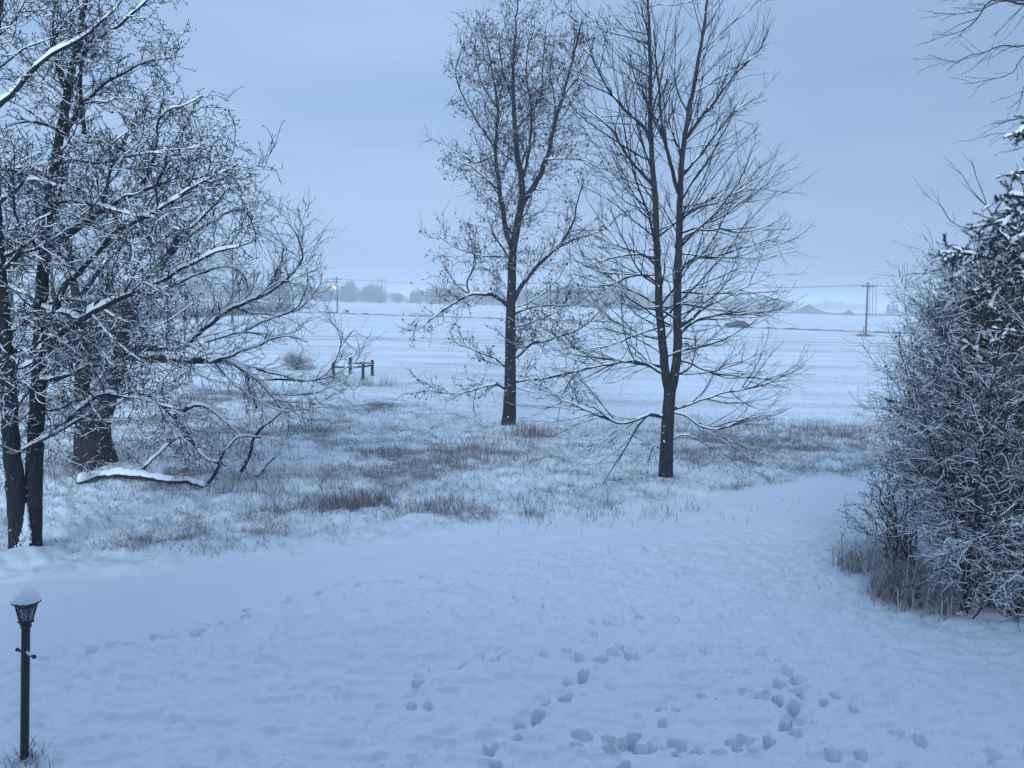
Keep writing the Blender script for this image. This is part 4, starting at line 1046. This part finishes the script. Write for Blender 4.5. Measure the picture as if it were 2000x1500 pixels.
p3 = pole(1691, 655, 1695, 551, "utility pole with crossarm standing alone at the right of the field", 0.16)
# far ends of the line out of the frame
dv = (p3[1] - p2[1]); e_r = p3[1] + dv * 1.0; dv2 = p1[1] - p2[1]; e_l = p1[1] + dv2
def wires(A_, B_, sag, label):
    for i_, (a, c_) in enumerate(zip(A_, B_)):
        t_ = np.linspace(0, 1, 40)[:, None]
        p = a * (1 - t_) + c_ * t_; p[:, 2] -= 4 * sag * (t_ * (1 - t_))[:, 0]
        mb = MB(); mb.tubes(p[None], np.full((1, 40), .016), 4)
        o = mb.build("power_line", M_wire); tag(o, label, "cable", "power lines between the utility poles")
wires(p1[3], p2[3], 0.9, "thin power line strung from the lamp pole to the pole between the trees")
wires(p2[3], p3[3], 0.9, "thin power line strung from the middle pole to the right-hand pole")
off = p3[1] - p2[1]; wires(p3[3], [e + off for e in p3[3]], 0.9, "thin power line leaving the right-hand pole behind the thicket")
off = p1[1] - p2[1]; wires(p1[3], [e + off for e in p1[3]], 0.9, "thin power line leaving the lamp pole towards the willow")
# lamp, brace and cabinet of the first pole
o1, b1, t1, _ = p1
lp = at(653.5, 561.5, b1[1] - 0.9)
att = at(658.3, 557, b1[1])
mb = MB(); mb.tubes(smooth_path([att, (att + lp) / 2 + np.array([0, 0, .35]), lp + np.array([0, 0, .35])], 10)[None], np.full((1, 10), .04), 6); arm = mb.build("lamp_arm", M_pole, o1, b1)
M_glow, gt_, gbs = new_mat("lamp_glow")
gbs.inputs['Base Color'].default_value = (1, .7, .4, 1); gbs.inputs['Emission Color'].default_value = (1.0, 0.36, 0.12, 1); gbs.inputs['Emission Strength'].default_value = 3.6
mb = MB(); mb.lathe([[.001, -.36], [.25, -.38], [.42, -.22], [.50, 0], [.42, .22], [.25, .38], [.001, .36]], lp, 16); mb.build("lamp", M_glow, arm, b1)
bt = gpz(635, 613)
mb = MB(); seg_tube(mb, at(657, 548, b1[1]), bt, .10, .13, 8, 6); mb.build("brace", M_pole, o1, b1)
cb = gpz(661, 613); cb[1] = b1[1] - 1.2; cb[2] = gz(cb[0], cb[1])
ct = thing("utility_cabinet", cb, "green utility cabinet on posts at the foot of the lamp pole", "cabinet")
mb = MB(); mb.box(cb + np.array([.25, 0, .65]), (0.95, .5, .8)); mb.build("cabinet", M_cab, ct, cb, smooth=False)
for xx in (-.75, -.2, .6):
    mb = MB(); mb.box(cb + np.array([xx, .04, .45]), (.1, .1, 1.15)); mb.build("post", M_post, ct, cb, smooth=False)
mb = MB(); mb.box(cb + np.array([-.1, -.05, .98]), (1.5, .08, .10)); mb.build("rail", M_post, ct, cb, smooth=False)
mb = MB(); mb.box(cb + np.array([.25, 0, 1.06 + .04]), (.9, .48, .06)); mb.build("snow", M_snow, ct, cb, smooth=False)

def marker(px, py, pyt, label):
    p = gpz(px, py); h_ = at(px, pyt, p[1])[2] - p[2]
    o = thing("marker_post", p, label, "post")
    mb = MB(); seg_tube(mb, p - np.array([0, 0, .1]), p + np.array([0, 0, h_]), .07, .07, 8); mb.build("post", M_post, o, p)
    mb = MB(); mb.box(p + np.array([0, -.04, h_ - .12]), (.22, .06, .28)); mb.build("plate", M_pole, o, p, smooth=False)
marker(788, 616, 608, "short marker post by the far road, right of the lamp pole")
marker(1686, 656, 638, "short marker post just left of the right-hand utility pole")
# base drift of grass at the right-hand pole
clump("grass_tuft", "low dark patch of weeds round the foot of the right-hand utility pole", [(1686, 657), (1694, 657), (1682, 657)], 0.55, 500, 0.55, .05, [M_weed, M_straw], [.7, .3], .3, .6)

# H-frame transmission poles far away
def hframe(px, pyb, pyt, D, label):
    ps = [at(x_, pyb, D) for x_ in px]
    o = thing("transmission_frame", ps[0] * [1, 1, 0], label, "pylon")
    for p, x_ in zip(ps, px):
        tp = at(x_, pyt, D); p = p.copy(); p[2] = 0
        mb = MB(); seg_tube(mb, p, tp, .24, .18, 8); mb.build("pole", M_pole, o, ps[0] * [1, 1, 0])
    a = at(px[0] - 2, pyt + 5 * (pyb - pyt) / 50, D); c_ = at(px[-1] + 2, pyt + 5 * (pyb - pyt) / 50 + .5, D)
    mb = MB(); seg_tube(mb, a, c_, .22, .22, 6); mb.build("crossarm", M_pole, o, ps[0] * [1, 1, 0])
hframe((738.5, 745.5, 752.5), 588, 543, 480, "three-legged transmission frame rising faintly above the hazy wood")
hframe((1698.5, 1705, 1711.5), 604, 553, 420, "three tall thin transmission poles behind the right-hand utility pole")

# ================================================================== far wood, mounds, single trees
def crown_tris(n, c, rx, rz, size):
    d = rng.standard_normal((n, 3)); d /= np.linalg.norm(d, axis=1, keepdims=True)
    rr = rng.random(n) ** 0.45
    p = c + d * rr[:, None] * np.array([rx, rx, rz])
    e1 = rng.standard_normal((n, 3)); e1 /= np.linalg.norm(e1, axis=1, keepdims=True); e1[:, 2] = np.abs(e1[:, 2]) + .4
    e2 = rng.standard_normal((n, 3)); e2 /= np.linalg.norm(e2, axis=1, keepdims=True)
    s_ = size * rng.uniform(.5, 1.4, n)[:, None]
    return np.stack([p - e2 * s_ * .22, p + e2 * s_ * .22, p + e1 * s_], 1).reshape(-1, 3)
def wood(name, prof, D, dj, n, dens=380, dn=1.0):
    mb = MB()
    xs = [q_[0] for q_ in prof]; ys = [q_[1] for q_ in prof]
    for k in range(n):
        px = rng.uniform(xs[0], xs[-1]); Dk = D + rng.uniform(-dj, dj)
        ty = np.interp(px, xs, ys) + (rng.random() * 24 - 3) * dn
        g_ = at(px, 600, Dk); x_, y_ = g_[0], g_[1]
        H_ = at(px, ty, Dk)[2]
        if H_ < 2: continue
        rx = H_ * rng.uniform(.25, .42)
        V_ = crown_tris(dens, np.array([x_, y_, H_ * .58]), rx, H_ * .44, H_ * .10)
        mb.add(V_, None, np.arange(len(V_)).reshape(-1, 3))
        V_ = crown_tris(int(dens * .7), np.array([x_, y_, H_ * .20]), rx * 1.3, H_ * .24, H_ * .10)
        mb.add(V_, None, np.arange(len(V_)).reshape(-1, 3))
        seg_tube(mb, [x_, y_, 0], [x_, y_, H_ * .7], .25, .08, 5)
    for k in range(int(n * 1.6)):                        # undergrowth closing the band
        px = rng.uniform(xs[0], xs[-1]); Dk = D + rng.uniform(-dj, dj) * .6
        g_ = at(px, 600, Dk); H_ = max(2.0, (at(px, np.interp(px, xs, ys), Dk)[2]) * rng.uniform(.45, .80))
        V_ = crown_tris(dens // 2, np.array([g_[0], g_[1], H_ * .5]), H_ * .7, H_ * .5, H_ * .14)
        mb.add(V_, None, np.arange(len(V_)).reshape(-1, 3))
    o = mb.build(name, M_farwood, smooth=False); o["kind"] = "stuff"
    return o
wood("distant_wood", [(-150, 540), (250, 545), (480, 548), (560, 552), (640, 556), (680, 552), (730, 552), (760, 562), (800, 570), (825, 553), (850, 552), (880, 553), (910, 556), (960, 562), (1010, 566), (1045, 558), (1120, 555), (1180, 556), (1260, 562), (1330, 568)], 560, 35, 210)
wood("distant_wood", [(1240, 566), (1330, 570), (1420, 576), (1480, 580), (1540, 584)], 700, 30, 60)
wood("distant_treeline", [(1530, 586), (1560, 588), (1600, 586), (1640, 584), (1700, 592)], 1150, 40, 34, 200, .4)
wood("distant_treeline", [(1770, 584), (1790, 576), (1820, 574), (1900, 570), (2100, 565)], 640, 30, 40)
# spruce clump and dirt heaps beyond the field
p = at(1744, 604, 620); p[2] = 0
sc_ = thing("conifer", p, "small hazy conifer standing alone beyond the field, right of the right-hand pole", "tree")
mb = MB()
for k, (dx, hh) in enumerate([(-3.5, 7.5), (0, 10.5), (3.0, 8.0)]):
    for lv in range(9):
        f = lv / 9
        V_ = crown_tris(60, np.array([dx, 0, hh * (.12 + .85 * f)]), 2.3 * (1 - f) + .2, .9, 1.2); mb.add(V_, None, np.arange(180).reshape(-1, 3))
mb.build("foliage", M_farwood, sc_, smooth=False)
mb = MB(); seg_tube(mb, [0, 0, 0], [0, 0, 7], .25, .05, 6); mb.build("trunk", M_farwood, sc_)
def heap(name, px, py, D, wpx, hpx, label):
    p = at(px, py, D); p[2] = 0
    wd = wpx * D / 1500 / 2; hh = hpx * D / 1500
    a_ = np.linspace(0, 2 * np.pi, 40, endpoint=False); r_ = np.linspace(0, 1, 10)
    AA, RR_ = np.meshgrid(a_, r_)
    X_ = wd * RR_ * np.cos(AA); Y_ = wd * .6 * RR_ * np.sin(AA)
    Z_ = hh * np.maximum(0, (1 - RR_) ** 1.15) * (1 + .12 * np.cos(3 * AA + px)) - .1
    i_ = np.arange(400).reshape(10, 40)
    q_ = np.stack([i_[:-1], i_[1:], np.roll(i_[1:], -1, 1), np.roll(i_[:-1], -1, 1)], -1).reshape(-1, 4)
    o = mesh_obj(name, np.stack([X_, Y_, Z_], -1).reshape(-1, 3), q_, None, [M_dirt]); o.location = tuple(p)
    tag(o, label, "dirt heap")
heap("dirt_heap", 1581, 606, 520, 92, 17, "larger broad dirt heap on the horizon right of the twin-stemmed tree")
heap("dirt_heap", 1658, 606, 480, 44, 10, "smaller dirt heap on the horizon just left of the right-hand pole")
# low bank that joins them
bk = MB()
bp = smooth_path([at(x_, 605, 500) * [1, 1, 0] for x_ in (1300, 1450, 1540, 1620, 1700, 1800, 1950, 2150)], 80)
bp[:, 2] = -0.2
bk.tubes(bp[None], (1.5 * (1 + .25 * rng.standard_normal(80)).clip(.5, 1.5))[None], 10)
o = bk.build("earth_bank", M_dirt); o["kind"] = "structure"

# dark car standing out on the far road
p = gpz(1438.5, 640.5); CW = 44 * p[1] / 1500
cr_ = thing("parked_car", p, "dark car with snow on its bonnet, standing far out in the field", "car")
M_paint = noise_mat("dark_paint", (.014, .014, .016), (.022, .022, .025), 3, .45, spec=.5)
M_glass = noise_mat("car_glass", (.012, .013, .016), (.02, .022, .026), 3, .1, spec=.6)
M_tyre = noise_mat("tyre", (.012, .012, .012), (.02, .02, .02), 6, .9)
def loft(mb, secs, w_):
    """side profile lofted across the width: secs list of (x, zlow, zhigh, half width)"""
    Vv_ = []
    for x_, zl, zh, hw in secs:
        Vv_ += [[x_, -hw, zl], [x_, -hw * 1.02, (zl + zh) / 2], [x_, -hw * .86, zh], [x_, hw * .86, zh], [x_, hw * 1.02, (zl + zh) / 2], [x_, hw, zl]]
    n = len(secs); i_ = np.arange(n * 6).reshape(n, 6)
    q_ = np.stack([i_[:-1], np.roll(i_[:-1], -1, 1), np.roll(i_[1:], -1, 1), i_[1:]], -1).reshape(-1, 4)
    mb.add(Vv_, list(q_) + [[0, 1, 2, 5], [2, 3, 4, 5]] + [[n * 6 - 6, n * 6 - 1, n * 6 - 4, n * 6 - 5], [n * 6 - 4, n * 6 - 1, n * 6 - 2, n * 6 - 3]])
k = CW / 4.8
mb = MB(); loft(mb, [(-2.4 * k, .45, .8, .7), (-2.25 * k, .3, 1.0, .86), (-1.2 * k, .28, 1.12, .92), (0, .28, 1.15, .93), (1.6 * k, .28, 1.15, .92), (2.25 * k, .3, 1.1, .88), (2.4 * k, .45, .95, .75)], 0); body = mb.build("body", M_paint, cr_)
mb = MB(); loft(mb, [(-.95 * k, 1.1, 1.14, .84), (-.35 * k, 1.1, 1.55, .78), (.3 * k, 1.1, 1.66, .78), (1.3 * k, 1.1, 1.6, .78), (2.1 * k, 1.1, 1.16, .80)], 0); mb.build("window", M_glass, cr_)
mb = MB(); mb.box((.45 * k, 0, 1.67), (1.3 * k, 1.1, .05)); mb.build("roof", M_paint, cr_, smooth=False)
mb = MB(); mb.box((-1.6 * k, 0, 1.13), (.95 * k, 1.2, .05)); mb.build("snow", M_snow, cr_, smooth=False)
for sx in (-1.5, 1.45):
    for sy in (-.9, .9):
        th = np.linspace(0, 2 * np.pi, 20)
        mb = MB(); mb.tubes(np.array([[[sx * k, sy - .1, .33], [sx * k, sy - .099, .33], [sx * k, sy + .099, .33], [sx * k, sy + .1, .33]]]), np.array([[.02, .33, .33, .02]]), 18)
        wh = mb.build("wheel", M_tyre, cr_)
        mb = MB(); mb.tubes(np.array([[[sx * k, sy - .11, .33], [sx * k, sy - .108, .33], [sx * k, sy + .108, .33], [sx * k, sy + .11, .33]]]), np.array([[.02, .2, .2, .02]]), 14); mb.build("rim", M_pole, wh)

# ================================================================== building the view is taken from, unseen, added to shade the near snow
M_siding = noise_mat("siding", (.20, .20, .20), (.26, .26, .26), 2, .7, (1, 1, 14))
hs = thing("unseen_house", (0, -5.5, 0), "two-storey gabled building, unseen, added behind the camera to shade the near snow", "unseen_house")
mb = MB(); mb.box((-1, 0, 3.7), (22, 10, 7.8)); mb.build("wall", M_siding, hs, smooth=False)
mb = MB(); mb.add([[-12.4, -5.6, 7.58], [10.4, -5.6, 7.58], [10.4, 0, 11.4], [-12.4, 0, 11.4], [-12.4, 5.25, 7.58], [10.4, 5.25, 7.58], [-12.4, -5.6, 7.4], [10.4, -5.6, 7.4], [-12.4, 5.25, 7.4], [10.4, 5.25, 7.4]],
    [[0, 1, 2, 3], [3, 2, 5, 4], [6, 7, 1, 0], [4, 5, 9, 8], [6, 8, 9, 7]], [[0, 3, 4], [1, 5, 2]]); mb.q.append(np.array([[0, 4, 8, 6], [1, 7, 9, 5]])); mb.build("roof", M_snow, hs, smooth=False)
for xw in (-8, -4, 0, 5):
    for zw in (1.6, 4.9):
        mb = MB(); mb.box((xw, 5.02, zw), (1.3, .08, 1.3)); wn = mb.build("window", M_glass, hs, smooth=False)
        mb = MB()
        for dx_, dz2, sx_, sz_ in ((-.69, 0, .08, 1.46), (.69, 0, .08, 1.46), (0, -.69, 1.3, .08), (0, .69, 1.3, .08)): mb.box((xw + dx_, 5.05, zw + dz2), (sx_, .12, sz_))
        mb.build("frame", M_snow, wn, smooth=False)

# ================================================================== garden lamp post, bottom left
base = gpz(47, 1480); YP = base[1]
u_ = YP / 1500.0
lt = thing("lamp_post", base, "black lantern lamp post capped with a round dome of snow", "lamp post")
top = at(50.5, 1216, YP); ax = (top - base) / np.linalg.norm(top - base)
mb = MB(); seg_tube(mb, base - np.array([0, 0, .1]), top, 8.2 * u_, 8.0 * u_, 20, 8); mb.lathe([[8.0 * u_, -.06], [10 * u_, -.055], [10 * u_, -.01], [7 * u_, .0]], top, 20); mb.build("post", M_black, lt, base)
# crossbar
cA = at(34, 1269, YP + .09); cB = at(67, 1283, YP - .12)
mb = MB(); seg_tube(mb, cA, cB, 2.6 * u_, 2.6 * u_, 10)
for c_ in (cA, cB): mb.lathe([[.001, -4.4 * u_], [3.2 * u_, -3 * u_], [4.4 * u_, 0], [3.2 * u_, 3 * u_], [.001, 4.4 * u_]], c_, 12)
bar = mb.build("crossbar", M_black, lt, base)
t_ = np.linspace(.58, .96, 8)[:, None]
mb = MB(); mb.snow((cA * (1 - t_) + cB * t_)[None], np.full((1, 8), 2.8 * u_), .018, 3, 1.0); mb.build("snow", M_snow, bar, base)
# lantern: hexagonal, tapering downwards
def hexring(r, z, rot=0.35, n=6): 
    th = np.arange(n) * 2 * np.pi / n + rot
    return np.stack([r * np.cos(th), r * np.sin(th), np.full(n, z)], 1) + top
z0, z1 = 6 * u_, 37 * u_
rb_, rt_ = 12.0 * u_, 19 * u_
lan = MB()
lan.lathe([[2 * u_, 0], [10 * u_, 0], [15.5 * u_, 1.5 * u_], [15.5 * u_, 3 * u_], [12.5 * u_, 6 * u_], [1 * u_, 6.2 * u_]], top, 6, .35)
lan.lathe([[17 * u_, 36 * u_], [20.5 * u_, 36.2 * u_], [21 * u_, 41 * u_], [27 * u_, 44 * u_], [27 * u_, 46.5 * u_], [20 * u_, 52 * u_], [2 * u_, 60 * u_]], top, 12, .35)
B0 = hexring(rb_, z0); B1 = hexring(rt_, z1)
for i_ in range(6): seg_tube(lan, B0[i_], B1[i_], 1.6 * u_, 1.6 * u_, 6)
frame = lan.build("lantern_frame", M_black, lt, base, smooth=False)
M_pane, pt_, pb = new_mat("seeded_glass")
pb.inputs['Base Color'].default_value = (.30, .32, .36, 1); pb.inputs['Roughness'].default_value = .25; pb.inputs['Alpha'].default_value = 0.55
gl = MB()
B0 = hexring(rb_ * .97, z0); B1 = hexring(rt_ * .97, z1)
for i_ in range(6):
    j_ = (i_ + 1) % 6; gl.add([B0[i_], B0[j_], B1[j_], B1[i_]], [[0, 1, 2, 3]])
gl.build("glass", M_pane, frame, base, smooth=False)
ld = MB()
for i_ in range(6):      # leading: a loop pattern on each pane
    j_ = (i_ + 1) % 6
    def on(a, c_): 
        lo_ = B0[i_] * (1 - a) + B0[j_] * a; hi_ = B1[i_] * (1 - a) + B1[j_] * a
        return lo_ * (1 - c_) + hi_ * c_
    for s_ in (-1, 1):
        ld.tubes(smooth_path([on(.5, .25), on(.5 + .30 * s_, .55), on(.5 + .22 * s_, .8), on(.5, .66), on(.5 - .1 * s_, .95)], 14)[None], np.full((1, 14), .45 * u_), 4)
ld.build("leading", M_black, frame, base)
mb = MB(); seg_tube(mb, top + np.array([0, 0, z0]), top + np.array([0, 0, 20 * u_]), 3 * u_, 2.6 * u_, 10); mb.lathe([[2.5 * u_, 20 * u_], [4.5 * u_, 24 * u_], [4 * u_, 29 * u_], [.001, 33 * u_]], top, 12)
M_bulb = noise_mat("bulb_glass", (.4, .4, .4), (.5, .5, .5), 4, .2)
mb.build("bulb", M_bulb, lt, base)
th = np.linspace(0, 1, 9)
prof = [[max(.001, 25.6 * u_ * (1 - a ** 2.0) ** .72), 45 * u_ + 31 * u_ * a] for a in th]
mb = MB(); mb.lathe([[20 * u_, 43.5 * u_], [25.2 * u_, 43.5 * u_]] + prof, top, 32)
sn = mb.build("snow_cap", M_snow, lt, base)
co = np.zeros(len(sn.data.vertices) * 3); sn.data.vertices.foreach_get("co", co); co = co.reshape(-1, 3)
co += 0.006 * np.stack([vnoise(co[:, 2] * 30, co[:, 0] * 30 + co[:, 1] * 20), vnoise(co[:, 0] * 30 + 7, co[:, 2] * 30), vnoise(co[:, 1] * 30 + 3, co[:, 0] * 30)], 1)
sn.data.vertices.foreach_set("co", co.ravel())

rot = np.array(Vector((0, 0, 1)).rotation_difference(Vector(ax)).to_matrix())      # the post leans a little, the lantern with it
for o in [c_ for c_ in COL.objects if c_.type == 'MESH' and (c_.parent is lt or c_.parent is frame) and not c_.name.startswith(('post', 'crossbar'))] + [frame]:
    if o.get('_done'): continue
    co = np.zeros(len(o.data.vertices) * 3); o.data.vertices.foreach_get("co", co); co = co.reshape(-1, 3)
    pv = np.asarray(top - base)
    o.data.vertices.foreach_set("co", ((co - pv) @ rot.T + pv).ravel()); o.data.update(); o['_done'] = 1
for o in COL.objects:
    if '_done' in o: del o['_done']

# ================================================================== weeds and grass showing through the snow
def scatter(n, xr, yr, fn, seed):
    r_ = np.random.default_rng(seed)
    x_ = r_.uniform(*xr, n); y_ = r_.uniform(*yr, n)
    k = r_.random(n) < fn(x_, y_)
    return np.stack([x_[k], y_[k], height(x_[k], y_[k]) - 0.02], 1)
def belt_d(x_, y_):
    lawn, drive, belt, field, up, lo, fa = masks(x_, y_)
    pt = sstep(-0.12, 0.30, fbm(x_ * 0.28 + 3, y_ * 0.28, 3))
    fine = sstep(-0.15, 0.35, fbm(x_ * 1.3 + 30, y_ * 1.3, 2))
    sparse = 1 - 0.8 * sstep(2.5, 0.0, (y_ - up)) * (x_ < 1)
    return belt * (0.30 + 0.7 * pt) * (0.30 + .70 * fine) * sparse
def build_grass(name, P_, h, wd, lean, droop, mats, split, seed):
    n = len(P_); r_ = np.random.default_rng(seed)
    V_, q_ = blades(P_, h * r_.uniform(.35, 1.25, n), wd * r_.uniform(.6, 1.4, n), lean, 4, droop, seed)
    mi = np.repeat(r_.choice(len(mats), n, p=split), 3)
    o = mesh_obj(name, V_, q_, None, mats, None, True, mi); o["kind"] = "stuff"
    return o
P_ = scatter(1300000, (-22, 24), (15, 44), belt_d, 4)
build_grass("meadow_grass", P_, .22, .011, 1.4, 1.0, [M_weed, M_straw, M_frost], [.30, .15, .55], 5)
# stiff brown weed patches
def patchw(name, px, py, rx, ry, n, h, label):
    c_ = gp(px, py); r_ = np.random.default_rng(int(px)); n = int(n * 1.05)
    x_ = c_[0] + 1.3 * rx * r_.standard_normal(n); y_ = c_[1] + 1.5 * ry * r_.standard_normal(n)
    Pq = np.stack([x_, y_, height(x_, y_) - .02], 1)
    return Pq, h
allP = []; allH = []
for (px, py, rx, ry, n, h) in [(690, 995, .75, .28, 1500, .42), (640, 1000, .5, .3, 500, .35), (800, 985, .7, .3, 500, .36), (860, 990, .4, .2, 200, .34), (930, 905, 1.3, .9, 1500, .42), (860, 900, .9, .8, 500, .36), (1010, 880, 1.2, .8, 700, .45), (1590, 850, 1.6, .8, 1500, .6), (1680, 850, 1.2, .7, 1000, .55), (1500, 856, 2.0, .6, 900, .5), (1400, 880, 1.2, .9, 700, .4), (1080, 1000, .8, .5, 400, .34), (1420, 900, 1.5, .8, 600, .4), (1250, 990, 1.2, .4, 350, .30), (1120, 1010, 1.0, .3, 300, .3), (690, 750, .9, .35, 900, .7), (740, 755, .7, .3, 350, .5), (600, 740, 1.4, .4, 700, .5), (520, 950, 1.0, .5, 600, .4), (420, 970, 1.6, .4, 500, .34), (1350, 860, 2.2, .8, 700, .4), (580, 830, 1.4, 1.2, 700, .4), (120, 940, 1.0, .4, 500, .4)]:
    a_, h_ = patchw("", px, py, rx, ry, n, h, ""); allP.append(a_); allH.append(np.full(len(a_), h_))
P_ = np.concatenate(allP); H_ = np.concatenate(allH)
nv = fbm(P_[:, 0] * 1.6 + 4, P_[:, 1] * 1.6, 3)
kp = rng.random(len(P_)) < 0.12 + 0.88 * sstep(-.18, .22, nv)
P_ = P_[kp]; H_ = H_[kp] * (0.65 + 0.6 * sstep(-.3, .4, nv[kp]))
build_grass("weed_stalks", P_, H_, .013, .7, .4, [M_weed, M_straw, M_frost], [.58, .20, .22], 6)
# thin stubble in the field and odd stalks on the lawn and verge
def field_d(x_, y_):
    lawn, drive, belt, field, up, lo, fa = masks(x_, y_)
    return field * sstep(-.1, .4, fbm(x_ * .12, y_ * .4 + 8, 3)) * (1 - sstep(40, 90, y_) * .6)
P_ = scatter(90000, (-30, 42), (28, 90), field_d, 9)
build_grass("field_stubble", P_, .12, .014, .6, .4, [M_straw, M_frost, M_weed], [.5, .3, .2], 10)
def lawn_d(x_, y_):
    lawn, drive, belt, field, up, lo, fa = masks(x_, y_)
    cl = sstep(.25, .5, fbm(x_ * 1.9 + 2, y_ * 1.9, 2))
    edge = belt * (x_ < 2) * sstep(3.5, 0.2, y_ - up)
    return lawn * (.02 + .2 * cl) + edge * (.05 + .5 * cl)
P_ = scatter(9000, (-13, 12), (8, 22), lawn_d, 12)
build_grass("lawn_grass", P_, .10, .006, .7, .3, [M_weed, M_straw], [.6, .4], 13)
